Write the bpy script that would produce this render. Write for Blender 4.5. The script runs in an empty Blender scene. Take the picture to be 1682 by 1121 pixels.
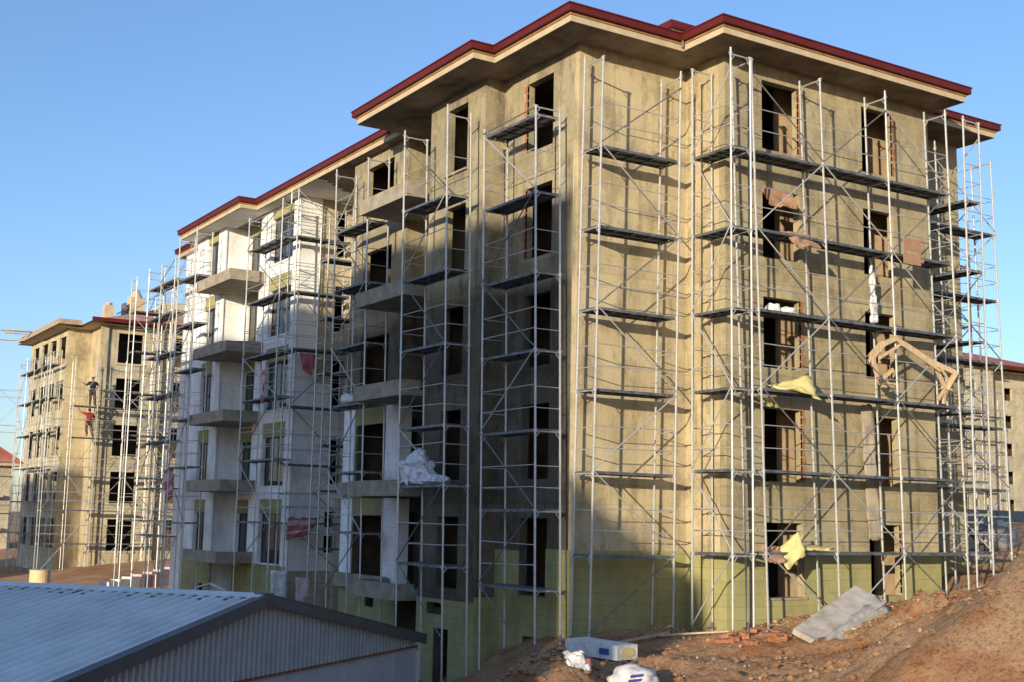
import bpy, bmesh, math, random
from mathutils import Vector, Matrix, noise
random.seed(7)
C = bpy.context.scene
COL = C.collection
R = math.radians

# ------------------------------------------------------------------ materials
def new_mat(name):
    m = bpy.data.materials.new(name); m.use_nodes = True
    nt = m.node_tree; b = nt.nodes['Principled BSDF']
    return m, nt, b

def N(nt, typ, **kw):
    n = nt.nodes.new(typ)
    for k, v in kw.items():
        if k in n.inputs.keys() if isinstance(k, str) else False:
            n.inputs[k].default_value = v
        else:
            setattr(n, k, v)
    return n

def L(nt, a, b): nt.links.new(a, b)

def noise_n(nt, vec, scale, detail=4, rough=.55):
    n = nt.nodes.new('ShaderNodeTexNoise'); n.inputs['Scale'].default_value = scale
    n.inputs['Detail'].default_value = detail; n.inputs['Roughness'].default_value = rough
    if vec is not None: L(nt, vec, n.inputs['Vector'])
    return n.outputs['Fac']

def ramp(nt, fac, stops):
    r = nt.nodes.new('ShaderNodeValToRGB'); e = r.color_ramp.elements
    while len(e) < len(stops): e.new(.5)
    for i, (p, c) in enumerate(stops):
        e[i].position = p
        e[i].color = (c, c, c, 1) if isinstance(c, (int, float)) else (*c, 1)
    L(nt, fac, r.inputs['Fac']); return r.outputs['Color']

def mixc(nt, fac, a, b, mode='MIX'):
    m = nt.nodes.new('ShaderNodeMix'); m.data_type = 'RGBA'; m.blend_type = mode
    for s, v in ((m.inputs[0], fac), (m.inputs[6], a), (m.inputs[7], b)):
        if hasattr(v, 'links'): L(nt, v, s)
        elif isinstance(v, (int, float)): s.default_value = v
        else: s.default_value = (*v, 1)
    return m.outputs[2]

def pos_vec(nt, sx=1, sy=1, sz=1, off=(0, 0, 0)):
    g = nt.nodes.new('ShaderNodeNewGeometry'); m = nt.nodes.new('ShaderNodeMapping')
    L(nt, g.outputs['Position'], m.inputs['Vector'])
    m.inputs['Scale'].default_value = (sx, sy, sz); m.inputs['Location'].default_value = off
    return m.outputs['Vector']

def wallvec(nt, s=1, sz=1):
    """(x+y, z, 0) in metres, for axis-aligned walls"""
    g = nt.nodes.new('ShaderNodeNewGeometry'); sp = nt.nodes.new('ShaderNodeSeparateXYZ')
    L(nt, g.outputs['Position'], sp.inputs[0])
    a = nt.nodes.new('ShaderNodeMath'); a.operation = 'ADD'
    L(nt, sp.outputs[0], a.inputs[0]); L(nt, sp.outputs[1], a.inputs[1])
    c = nt.nodes.new('ShaderNodeCombineXYZ'); L(nt, a.outputs[0], c.inputs[0]); L(nt, sp.outputs[2], c.inputs[1])
    m = nt.nodes.new('ShaderNodeMapping'); L(nt, c.outputs[0], m.inputs['Vector'])
    m.inputs['Scale'].default_value = (s, sz, 1)
    return m.outputs['Vector'], sp.outputs[2]

def bump(nt, b, h, strength=.3, dist=.02):
    n = nt.nodes.new('ShaderNodeBump'); n.inputs['Strength'].default_value = strength
    n.inputs['Distance'].default_value = dist
    L(nt, h, n.inputs['Height']); L(nt, n.outputs['Normal'], b.inputs['Normal'])

def plaster(name, base, dark, stain, line=.35, z0=0.0, block=True, seed=0.0, zmix=None):
    m, nt, b = new_mat(name)
    big = noise_n(nt, pos_vec(nt, .5, .5, .42, (seed, 0, seed)), 1.0, 6, .62)
    mid = noise_n(nt, pos_vec(nt, 1.5, 1.5, .9, (0, seed, 3)), 1.0, 8, .72)
    streak = noise_n(nt, pos_vec(nt, 4.2, 4.2, .22, (0, seed, 0)), 1.0, 6, .65)
    fine = noise_n(nt, pos_vec(nt, 1, 1, 1), 13, 6, .75)
    c = mixc(nt, ramp(nt, big, [(.42, 0), (.58, 1)]), dark, base)
    c = mixc(nt, ramp(nt, mid, [(.50, 0), (.57, .45), (.7, .75)]), c, stain)
    # drips only in patches
    st = mixc(nt, 1.0, ramp(nt, streak, [(.50, 0), (.66, 1)]), ramp(nt, mid, [(.42, .15), (.6, 1)]), 'MULTIPLY')
    c = mixc(nt, st, c, stain)
    c = mixc(nt, ramp(nt, fine, [(.45, 0), (.70, .30)]), c, tuple(min(1, x * 1.35) for x in base))
    c = mixc(nt, ramp(nt, fine, [(.28, .35), (.40, 0)]), c, tuple(x * .5 for x in dark))
    wv, z = wallvec(nt)
    md = nt.nodes.new('ShaderNodeMath'); md.operation = 'MODULO'
    ad = nt.nodes.new('ShaderNodeMath'); ad.operation = 'ADD'; ad.inputs[1].default_value = 56 - z0
    wob = nt.nodes.new('ShaderNodeMath'); wob.operation = 'MULTIPLY_ADD'; L(nt, mid, wob.inputs[0]); wob.inputs[1].default_value = .05; L(nt, z, wob.inputs[2])
    L(nt, wob.outputs[0], ad.inputs[0]); L(nt, ad.outputs[0], md.inputs[0]); md.inputs[1].default_value = 2.8
    dv = nt.nodes.new('ShaderNodeMath'); dv.operation = 'DIVIDE'; dv.inputs[1].default_value = 2.8
    L(nt, md.outputs[0], dv.inputs[0])
    bl = ramp(nt, dv.outputs[0], [(0.0, .25), (.012, 1), (.022, .25), (.165, .25), (.175, 1), (.19, 0)])
    c = mixc(nt, line, c, mixc(nt, bl, (1, 1, 1), (.55, .52, .45)), 'MULTIPLY')
    br = nt.nodes.new('ShaderNodeTexBrick'); L(nt, wv, br.inputs['Vector'])
    br.inputs['Scale'].default_value = 1
    br.inputs['Mortar Size'].default_value = .012
    br.inputs['Brick Width'].default_value = .6 if block else 1.25; br.inputs['Row Height'].default_value = .235 if block else 2.8
    br.inputs['Color1'].default_value = (1, 1, 1, 1); br.inputs['Color2'].default_value = (.80, .80, .79, 1)
    br.inputs['Mortar'].default_value = (.62, .6, .56, 1); br.inputs['Mortar Smooth'].default_value = .7
    wb = noise_n(nt, pos_vec(nt, .7, .7, .7), 1.3, 3)
    c = mixc(nt, ramp(nt, wb, [(.40, .12), (.6, .8 if block else .5)]), c, br.outputs['Color'], 'MULTIPLY')
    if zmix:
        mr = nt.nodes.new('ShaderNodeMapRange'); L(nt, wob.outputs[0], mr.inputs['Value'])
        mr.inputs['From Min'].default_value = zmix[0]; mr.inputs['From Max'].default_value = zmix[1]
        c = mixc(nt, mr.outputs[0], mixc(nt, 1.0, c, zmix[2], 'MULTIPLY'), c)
    L(nt, c, b.inputs['Base Color']); b.inputs['Roughness'].default_value = .93
    b.inputs['Specular IOR Level'].default_value = .15
    bump(nt, b, mixc(nt, .35, fine, mid), .6, .03)
    return m

def simple(name, col, rough=.7, metal=0, var=.15, scale=6, spec=.3, bmp=0, stretch=(1, 1, 1)):
    m, nt, b = new_mat(name)
    n = noise_n(nt, pos_vec(nt, *stretch), scale, 5, .6)
    d = tuple(x * (1 - var) for x in col); u = tuple(min(1, x * (1 + var)) for x in col)
    L(nt, mixc(nt, ramp(nt, n, [(.3, 0), (.7, 1)]), d, u), b.inputs['Base Color'])
    b.inputs['Roughness'].default_value = rough; b.inputs['Metallic'].default_value = metal
    b.inputs['Specular IOR Level'].default_value = spec
    if bmp: bump(nt, b, n, bmp, .02)
    return m

def board_mat(name, col, line, w=1.0, h=.5, var=.1):
    """insulation boards: board joints plus stains"""
    m, nt, b = new_mat(name)
    wv, z = wallvec(nt)
    br = nt.nodes.new('ShaderNodeTexBrick'); L(nt, wv, br.inputs['Vector'])
    br.inputs['Scale'].default_value = 1; br.inputs['Mortar Size'].default_value = .012
    br.inputs['Brick Width'].default_value = w; br.inputs['Row Height'].default_value = h
    br.inputs['Color1'].default_value = (*col, 1)
    br.inputs['Color2'].default_value = (*[x * (1 - var) for x in col], 1)
    br.inputs['Mortar'].default_value = (*line, 1); br.inputs['Mortar Smooth'].default_value = .3
    n = noise_n(nt, pos_vec(nt, 1.5, 1.5, .7), 1.2, 6, .65)
    c = mixc(nt, ramp(nt, n, [(.45, 0), (.7, .7)]), br.outputs['Color'], tuple(x * .55 for x in col))
    n2 = noise_n(nt, pos_vec(nt, 1, 1, 1), 18, 4)
    c = mixc(nt, ramp(nt, n2, [(.35, 0), (.7, .25)]), c, tuple(min(1, x * 1.2) for x in col))
    L(nt, c, b.inputs['Base Color']); b.inputs['Roughness'].default_value = .9
    b.inputs['Specular IOR Level'].default_value = .15
    bump(nt, b, n2, .2, .01)
    return m

M = {}
M['tan'] = plaster('light_plaster', (.50, .42, .265), (.40, .335, .21), (.23, .19, .12), .3, .35, False, 3)
M['olive'] = plaster('olive_plaster', (.41, .35, .22), (.315, .27, .17), (.20, .17, .105), .5, .35, True, 9)
M['left'] = plaster('grey_tan_plaster', (.37, .315, .20), (.26, .225, .15), (.125, .11, .085), .5, .35, False, 17, (-5.5, -5.1, (.40, .41, .46)))  # lower storeys multiplied darker: deep shade worked into the plaster colour
M['block'] = plaster('blockwork', (.52, .465, .33), (.43, .385, .275), (.30, .265, .195), .5, -.1, True, 5)
M['green'] = board_mat('green_boards', (.34, .32, .15), (.24, .225, .11), 1.2, .3)
M['white'] = board_mat('white_boards', (.80, .81, .80), (.60, .61, .60), 1.1, .55, .06)
M['concrete'] = simple('raw_concrete', (.30, .26, .20), .92, 0, .3, 2.5, .15, .3)
M['soffit'] = simple('soffit_concrete', (.19, .155, .115), .95, 0, .5, 1.1, .1, .2, (1, 1, 1))
M['soffit_white'] = simple('white_soffit', (.62, .60, .56), .9, 0, .1, 2)
M['fascia'] = simple('cream_fascia', (.47, .385, .26), .9, 0, .15, 2)
M['batten'] = simple('brown_batten', (.30, .16, .07), .8, 0, .3, 3)
M['red'] = simple('red_metal', (.105, .012, .009), .5, 0, .15, 2, .3)
M['tile'] = simple('red_tile', (.42, .13, .075), .75, 0, .25, 1.5, .3)
M['pale_tile'] = simple('pale_tile', (.48, .25, .17), .8, 0, .25, 1.5, .3)
M['steel'] = simple('galvanised_steel', (.50, .50, .48), .45, .45, .15, 9, .5)
M['steel_dark'] = simple('dull_steel', (.20, .195, .19), .55, .5, .35, 7, .4)
M['deck'] = simple('steel_deck', (.15, .16, .175), .5, .5, .5, 5, .4)
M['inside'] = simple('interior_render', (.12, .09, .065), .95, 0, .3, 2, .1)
M['lintel'] = simple('interior_cream', (.44, .33, .21), .9, 0, .2, 3, .1)
M['brick'] = simple('clay_brick', (.33, .14, .075), .9, 0, .3, 12, .2)
M['frame'] = simple('dark_window_frame', (.035, .03, .028), .5, 0, .2, 5, .4)
M['wood'] = simple('raw_timber', (.52, .38, .23), .85, 0, .25, 5, .2, .2, (4, 4, .5))
M['plank'] = simple('weathered_plank', (.36, .28, .20), .85, 0, .3, 5, .2, .2)
M['card'] = simple('brown_cardboard', (.34, .20, .125), .9, 0, .15, 5, .2)
M['yellow'] = simple('yellow_sheet', (.60, .52, .22), .8, 0, .15, 3, .3, .2)
M['plastic'] = simple('clear_plastic', (.62, .63, .64), .45, 0, .3, 6, .5, .5)
M['dusty_plastic'] = simple('dusty_plastic', (.40, .37, .32), .5, 0, .3, 6, .4, .5)
M['dirtwhite'] = simple('dirty_white_bag', (.62, .60, .56), .7, 0, .3, 5, .4, .4)
M['blue'] = simple('blue_print', (.05, .08, .28), .6, 0, .1, 5)
M['redcloth'] = simple('faded_red_sheet', (.36, .12, .13), .85, 0, .35, 6, .2, .3)
M['pink'] = simple('pink_sheet', (.50, .38, .38), .85, 0, .2, 6, .2, .3)
M['skin'] = simple('skin', (.30, .15, .09), .7)
M['shirt_dark'] = simple('dark_cloth', (.02, .02, .022), .9)
M['shirt_red'] = simple('red_cloth', (.30, .035, .03), .9)
M['jeans'] = simple('brown_trousers', (.09, .06, .045), .9)
M['hair'] = simple('hair', (.012, .010, .008), .8)
M['greyslab'] = simple('mortar_slab', (.42, .38, .32), .9, 0, .3, 3, .2, .4)
M['barrel'] = simple('tan_barrel', (.58, .46, .26), .6, 0, .1, 3)
M['rust'] = simple('rusty_edge', (.22, .07, .035), .85, 0, .4, 8)
M['shedroof'] = simple('blue_grey_roof_sheet', (.66, .655, .64), .5, .1, .12, 1.2, .4, 0, (1, 1, 1))
M['shedwall'] = simple('grey_wall_sheet', (.36, .36, .36), .6, .1, .12, 2, .4)
M['shedwhite'] = simple('white_wall_panel', (.42, .40, .39), .8, 0, .12, 1.5, .2)
M['trim'] = simple('dark_trim', (.085, .08, .082), .5, .2, .15, 2, .4)

# glass for finished windows
def glass():
    m, nt, b = new_mat('window_glass')
    b.inputs['Base Color'].default_value = (.03, .035, .035, 1); b.inputs['Roughness'].default_value = .08
    b.inputs['Specular IOR Level'].default_value = .6
    return m
M['glass'] = glass()

def dirt():
    m, nt, b = new_mat('red_brown_soil')
    p = pos_vec(nt)
    a = noise_n(nt, p, .35, 6, .6); c2 = noise_n(nt, p, 3.2, 8, .75); f = noise_n(nt, p, 16, 6, .8)
    c = mixc(nt, ramp(nt, a, [(.35, 0), (.65, 1)]), (.47, .23, .105), (.62, .40, .23))
    rd = noise_n(nt, p, .8, 4, .6)
    c = mixc(nt, ramp(nt, rd, [(.50, 0), (.60, .8)]), c, (.42, .17, .065))
    c = mixc(nt, ramp(nt, c2, [(.46, 0), (.64, .7)]), c, (.52, .35, .21))
    c = mixc(nt, ramp(nt, f, [(.36, .8), (.5, 0)]), c, (.15, .07, .035))
    c = mixc(nt, ramp(nt, f, [(.60, 0), (.72, .75)]), c, (.56, .44, .31))
    L(nt, c, b.inputs['Base Color']); b.inputs['Roughness'].default_value = .97
    b.inputs['Specular IOR Level'].default_value = .1
    h = mixc(nt, .5, c2, f)
    bump(nt, b, h, 1.0, .16)
    return m
M['dirt'] = dirt()
M['stone'] = simple('stones', (.44, .30, .19), .95, 0, .45, 1.7, .1)

# ------------------------------------------------------------------ mesh helpers
class MB:
    def __init__(s): s.v = []; s.f = []; s.mi = []; s.cur = 0
    def add(s, vs, fs):
        o = len(s.v); s.v += [tuple(v) for v in vs]
        for f in fs: s.f.append(tuple(i + o for i in f)); s.mi.append(s.cur)
        return s
    def box(s, x0, x1, y0, y1, z0, z1):
        vs = [(x, y, z) for z in (z0, z1) for y in (y0, y1) for x in (x0, x1)]
        return s.add(vs, [(0, 2, 3, 1), (4, 5, 7, 6), (0, 1, 5, 4), (2, 6, 7, 3), (0, 4, 6, 2), (1, 3, 7, 5)])
    def obox(s, c, u, v, w, du, dv, dw):
        c = Vector(c); u = Vector(u).normalized() * du / 2; v = Vector(v).normalized() * dv / 2; w = Vector(w).normalized() * dw / 2
        vs = [c + a * u + b * v + d * w for d in (-1, 1) for b in (-1, 1) for a in (-1, 1)]
        return s.add(vs, [(0, 2, 3, 1), (4, 5, 7, 6), (0, 1, 5, 4), (2, 6, 7, 3), (0, 4, 6, 2), (1, 3, 7, 5)])
    def tube(s, p, q, r, n=8, r2=None):
        p = Vector(p); q = Vector(q); d = (q - p).normalized(); r2 = r if r2 is None else r2
        a = d.orthogonal().normalized(); b = d.cross(a); vs = []
        for P, rr in ((p, r), (q, r2)):
            for i in range(n):
                t = 2 * math.pi * i / n; vs.append(P + (a * math.cos(t) + b * math.sin(t)) * rr)
        fs = [(i, (i + 1) % n, n + (i + 1) % n, n + i) for i in range(n)] + [tuple(range(n - 1, -1, -1)), tuple(range(n, 2 * n))]
        return s.add(vs, fs)
    def beam(s, p, q, w, h):
        p = Vector(p); q = Vector(q); d = q - p
        up = Vector((0, 0, 1)) if abs(d.normalized().z) < .95 else Vector((1, 0, 0))
        a = d.cross(up).normalized(); b = a.cross(d).normalized()
        return s.obox((p + q) / 2, d, a, b, d.length, w, h)
    def prism(s, poly, z0, z1):
        n = len(poly); vs = [(x, y, z0) for x, y in poly] + [(x, y, z1) for x, y in poly]
        area = sum(poly[i][0] * poly[(i + 1) % n][1] - poly[(i + 1) % n][0] * poly[i][1] for i in range(n))
        up = tuple(range(n, 2 * n)); dn = tuple(range(n - 1, -1, -1))
        sd = [(i, (i + 1) % n, n + (i + 1) % n, n + i) for i in range(n)]
        if area < 0: up = up[::-1]; dn = dn[::-1]; sd = [f[::-1] for f in sd]
        return s.add(vs, [up, dn] + sd)
    def mesh(s, name, mats, org=(0, 0, 0), smooth=False):
        me = bpy.data.meshes.new(name); ox, oy, oz = org
        me.from_pydata([(x - ox, y - oy, z - oz) for x, y, z in s.v], [], s.f)
        for m in (mats if isinstance(mats, (list, tuple)) else [mats]): me.materials.append(m)
        if len(me.materials) > 1: me.polygons.foreach_set('material_index', s.mi)
        if smooth: me.polygons.foreach_set('use_smooth', [True] * len(me.polygons))
        me.update(); return me

def tag(o, label=None, cat=None, group=None, kind=None):
    if label: o['label'] = label
    if cat: o['category'] = cat
    if group: o['group'] = group
    if kind: o['kind'] = kind
    return o

def thing(name, label, cat, loc=(0, 0, 0), group=None):
    o = bpy.data.objects.new(name, None); COL.objects.link(o); o.location = loc
    o.empty_display_size = .5
    return tag(o, label, cat, group)

def wloc(o):
    v = Vector((0, 0, 0))
    while o: v = v + o.location; o = o.parent
    return v

def part(name, mb, mats, parent=None, smooth=False, label=None):
    org = wloc(parent) if parent else Vector((0, 0, 0))
    o = bpy.data.objects.new(name, mb.mesh(name, mats, org, smooth)); COL.objects.link(o)
    if parent: o.parent = parent
    if label: o['label'] = label
    return o

def solo(name, mb, mats, label, cat, group=None, smooth=False, kind=None):
    """a thing that is one mesh; origin at its base centre"""
    xs = [v[0] for v in mb.v]; ys = [v[1] for v in mb.v]; zs = [v[2] for v in mb.v]
    org = ((min(xs) + max(xs)) / 2, (min(ys) + max(ys)) / 2, min(zs))
    o = bpy.data.objects.new(name, mb.mesh(name, mats, org, smooth)); o.location = org
    COL.objects.link(o); return tag(o, label, cat, group, kind)

def root_at(o):  # helper for sub-parts of parts at origin
    return o

def grid_wall(mb, axis, c, a0, a1, z0, z1, holes=(), out=-1, th=.22, jamb=True):
    """axis 'X': wall runs along X at Y=c, outward = out*Y.  axis 'Y': runs along Y at X=c"""
    us = sorted({a0, a1, *[h[0] for h in holes], *[h[1] for h in holes]})
    vs = sorted({z0, z1, *[h[2] for h in holes], *[h[3] for h in holes]})
    us = [u for u in us if a0 <= u <= a1]; vs = [v for v in vs if z0 <= v <= z1]
    ci = c - out * th
    def P(u, z, cc): return (u, cc, z) if axis == 'X' else (cc, u, z)
    def solid(i, j):
        if i < 0 or j < 0 or i >= len(us) - 1 or j >= len(vs) - 1: return False
        mu = (us[i] + us[i + 1]) / 2; mv = (vs[j] + vs[j + 1]) / 2
        return not any(h[0] < mu < h[1] and h[2] < mv < h[3] for h in holes)
    flip = (axis == 'X') == (out < 0)
    for i in range(len(us) - 1):
        for j in range(len(vs) - 1):
            if not solid(i, j): continue
            u0, u1, w0, w1 = us[i], us[i + 1], vs[j], vs[j + 1]
            q = [P(u0, w0, c), P(u1, w0, c), P(u1, w1, c), P(u0, w1, c)]
            b = [P(u0, w0, ci), P(u1, w0, ci), P(u1, w1, ci), P(u0, w1, ci)]
            mb.add(q, [(0, 1, 2, 3) if flip else (3, 2, 1, 0)])
            mb.add(b, [(3, 2, 1, 0) if flip else (0, 1, 2, 3)])
            for (di, dj, k) in ((-1, 0, (3, 0)), (1, 0, (1, 2)), (0, -1, (0, 1)), (0, 1, (2, 3))):
                if not solid(i + di, j + dj):
                    e = [q[k[0]], b[k[0]], b[k[1]], q[k[1]]]
                    mb.add(e, [(0, 1, 2, 3) if flip else (3, 2, 1, 0)])
    return mb

# ------------------------------------------------------------------ terrain
CX, CY, CZ = -17.2358679, -24.4978154, -11.2328494
def sm(t): t = max(0, min(1, t)); return t * t * (3 - 2 * t)
MOUNDS = [(4.9, -6.3, .62, 1.6, 1.0), (6.6, -5.6, .22, 1.7, 1.1), (8.6, -5.8, .4, 1.8, 1.3), (1.6, -9.0, .2, 1.4, 1.0), (-2.9, -12.3, .42, 1.1, .9), (-.9, -12.2, .3, .9, .8), (-0.2, -13.6, 1.95, 2.4, 2.0), (2.6, -12.6, 1.35, 2.6, 2.2), (0.2, -10.4, .75, 1.9, 1.7), (-2.9, -12.9, .45, 1.5, 1.3),
          (4.9, -10.6, 1.05, 2.6, 2.2), (8.5, -7.0, .45, 3, 2.4), (5.6, -15.5, 1.5, 4, 3),
          (-4.1, -4.6, .55, 1.7, 1.4), (-5.6, -6.4, .45, 1.6, 1.5), (5, 50, .7, 7, 5), (-2, 40, .5, 4, 4), (20, 2, 1.0, 6, 5)]
def ground(x, y, fine=True):
    lat = (x - CX) * .846 - (y - CY) * .533
    z = -13.95 + .078 * max(-3, min(14, x))
    z -= 1.55 * sm((1.2 - lat) / 3.2)
    far = sm((y - 30) / 20)
    if lat < -2: z += .45 * far
    z += 1.9 * sm((x - 17) / 18) * sm((lat - 2) / 6)
    z += .10 * sm((lat - 1.5) / 8) * sm((-5.5 - y) / 6)
    for mx, my, h, rx, ry in MOUNDS:
        d = ((x - mx) / rx) ** 2 + ((y - my) / ry) ** 2
        if d < 6: z += h * math.exp(-d * .9)
    if fine:
        p = Vector((x, y, 0))
        near = 1 if (x - CX) ** 2 + (y - CY) ** 2 < 3000 else .3
        z += .16 * noise.noise(p * .45) * near
        if near == 1:
            wall = .35 + .65 * sm(-y / 3) if x > -1 else 1
            wall *= 1 + 1.1 * sm((x - 1) / 3) * sm((-3.6 - y) / 1.5)
            z += wall * (.11 * noise.noise(p * 1.4) + .075 * noise.noise(p * 3.7) + .09 * abs(noise.noise(p * 6.3)) * (.5 + noise.noise(p * .6)) + .03 * noise.noise(p * 12))
    return z

def axis_coords(lo, hi, step, far):
    a = []; x = lo
    while x <= hi: a.append(x); x += step
    s = step; x = a[-1]
    while x < far: s *= 1.22; x += s; a.append(x)
    s = step; x = a[0]; b = []
    while x > -far: s *= 1.22; x -= s; b.append(x)
    return b[::-1] + a
xs = axis_coords(-9, 13, .11, 1500); ys = axis_coords(-17, 1.5, .11, 1500)
mb = MB()
for y in ys:
    for x in xs: mb.v.append((x, y, ground(x, y)))
nx = len(xs)
for j in range(len(ys) - 1):
    for i in range(nx - 1):
        a = j * nx + i; mb.f.append((a, a + 1, a + nx + 1, a + nx)); mb.mi.append(0)
g = part('ground', mb, M['dirt'], None, True); g['kind'] = 'structure'

# rubble: nobody could count it
mb = MB(); rnd = random.Random(3)
ico = [(0, 0, 1), (.9, 0, .3), (.2, .85, .35), (-.8, .5, .3), (-.7, -.6, .25), (.25, -.9, .3), (0, 0, -.6)]
icf = [(0, 1, 2), (0, 2, 3), (0, 3, 4), (0, 4, 5), (0, 5, 1), (6, 2, 1), (6, 3, 2), (6, 4, 3), (6, 5, 4), (6, 1, 5)]
for k in range(5200):
    if k < 3800: x = rnd.uniform(-8, 12); y = rnd.uniform(-16, -1.0)
    else:
        t = rnd.random(); x = -1 + 13 * t; y = (-.3 if x < 3.3 else -1.8) - rnd.random() ** 2 * 2.2
    if noise.noise(Vector((x * .5, y * .5, 3))) < -.25 + rnd.random() * .4 - .2: continue
    s = .012 + .05 * rnd.random() ** 4
    if k % 37 == 0: s *= 2.2
    z = ground(x, y); rz = rnd.random() * 6.28; c, sn = math.cos(rz), math.sin(rz)
    sx, sy, sz = s * rnd.uniform(.7, 1.5), s * rnd.uniform(.6, 1.2), s * rnd.uniform(.5, 1)
    mb.add([(x + (a * sx * c - b * sy * sn), y + (a * sx * sn + b * sy * c), z + d * sz + s * .15) for a, b, d in ico], icf)
part('rubble', mb, M['stone'])['kind'] = 'stuff'

mb = MB(); rnd = random.Random(21); spots_ = []
for k in range(2600):
    t = rnd.random()
    if t < .6: x = rnd.gauss(5.5, 2.6); y = rnd.gauss(-6.6, 1.2)
    elif t < .85: x = rnd.uniform(-5, 4); y = rnd.uniform(-13.5, -7)
    else: x = rnd.gauss(-4.3, 1.2); y = rnd.gauss(-5.2, 1)
    if y > -3.0: continue
    s = .02 + .10 * rnd.random() ** 3; z = ground(x, y); rz = rnd.random() * 6.28; c, sn = math.cos(rz), math.sin(rz)
    sx, sy, sz = s * rnd.uniform(.8, 1.5), s * rnd.uniform(.7, 1.2), s * rnd.uniform(.5, .9)
    mb.add([(x + (a * sx * c - b * sy * sn) * (1 + .3 * math.sin(k + a * 3)), y + (a * sx * sn + b * sy * c), z + d * sz + s * .1) for a, b, d in ico], icf)
part('soil_clods', mb, M['dirt'])['kind'] = 'stuff'

# ------------------------------------------------------------------ main building
SP = 2.8
def TZ(k): return -SP * k
bld = thing('apartment_building', 'large unfinished five storey apartment block with dark red eaves and scaffolding all round', 'building', (7, 15, -14))
ZB = -16.2; ZT = .40

W1 = [(4.617, 5.889, TZ(k) - 1.8, TZ(k)) for k in range(5)]
W2 = [(8.241, 9.42, TZ(k) - 1.8, TZ(k)) for k in range(5)]
U = [(1.12, 2.33, TZ(k) - 1.85, TZ(k)) for k in range(5)] + [(1.46, 2.1, -15.6, -14.04)]
V = [(4.372, 5.46, TZ(k) - 1.85, TZ(k)) for k in range(5)] + [(4.7, 5.5, -15.7, -14.1), (5.0, 5.9, -13.75, -13.45)]
BW = [(10.3, 12.25, TZ(k) - 1.6, TZ(k)) for k in range(5)] + [(10.7, 11.3, -13.95, -13.65)]
BW[3] = (10.3, 12.25, TZ(3) - 1.85, TZ(3)); BW[4] = (10.3, 12.35, TZ(4) - 1.85, TZ(4))
BD = [(.98, 1.16, TZ(k) - 2.0, TZ(k) + .15) for k in range(3)] + [(.60, .88, TZ(k) - 2.1, TZ(k) + .1) for k in (3, 4)]
SW = []
for k in range(5): SW += [(1.75, 2.12, TZ(k) - 1.35, TZ(k) - .75)] if k == 4 else [(1.85, 2.3, TZ(k) - 1.7, TZ(k))]
SW += [(1.75, 2.12, TZ(4) - .45, TZ(4) + .1)]
C1 = [(18.7, 20.85, TZ(k) - 1.8, TZ(k)) for k in range(5)]
C2 = [(23.2, 24.45, TZ(k) - (2.0 if k else 1.75), TZ(k)) for k in range(5)]
C3 = [(25.62, 26.92, TZ(k) - 1.8, TZ(k)) for k in range(5)] + [(25.5, 26.6, -15.6, -14)]

def wall(mat, *a, **k):
    mb = MB(); grid_wall(mb, *a, **k); return part('wall', mb, M[mat], bld)
wall('olive', 'X', -1.485, 3.376, 10.903, ZB, ZT, W1 + W2, -1)
wall('tan', 'Y', 3.376, -1.263, .2, ZB, ZT, (), -1)
wall('tan', 'X', 0, .0, 3.376, ZB, ZT, (), -1)
wall('olive', 'Y', 10.903, -1.263, .3, ZB, ZT, (), 1)
wall('olive', 'X', .3, 10.903, 14.4, ZB, ZT, (), -1)
wall('olive', 'Y', 14.4, .522, 31.6, ZB, ZT, (), 1)
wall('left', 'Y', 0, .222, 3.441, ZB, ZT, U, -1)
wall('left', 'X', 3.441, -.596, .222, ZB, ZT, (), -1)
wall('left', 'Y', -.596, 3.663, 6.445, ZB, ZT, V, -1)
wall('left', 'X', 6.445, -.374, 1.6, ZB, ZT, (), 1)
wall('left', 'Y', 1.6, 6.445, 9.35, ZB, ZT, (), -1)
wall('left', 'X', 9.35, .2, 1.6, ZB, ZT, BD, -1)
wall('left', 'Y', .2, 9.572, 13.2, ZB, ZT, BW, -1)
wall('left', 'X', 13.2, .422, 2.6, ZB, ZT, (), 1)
wall('block', 'Y', 2.6, 13.2, 18.1, ZB, ZT, (), -1)
wall('block', 'X', 18.1, .4, 2.6, ZB, ZT, SW, -1)
wall('white', 'Y', .4, 18.322, 21.95, ZB, ZT, C1, -1)
wall('white', 'X', 21.95, .622, .85, ZB, ZT, (), 1)
wall('white', 'Y', .85, 21.95, 24.75, ZB, ZT, C2, -1)
wall('white', 'X', 24.75, -.05, .85, ZB, ZT, (), -1)
wall('white', 'Y', -.05, 24.972, 28.2, ZB, ZT, C3, -1)
wall('white', 'X', 28.2, .172, .5, ZB, ZT, (), 1)
wall('white', 'Y', .5, 28.2, 31.6, ZB, ZT, (), -1)
wall('olive', 'X', 31.6, .722, 14.178, ZB, ZT, (), 1)

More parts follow.
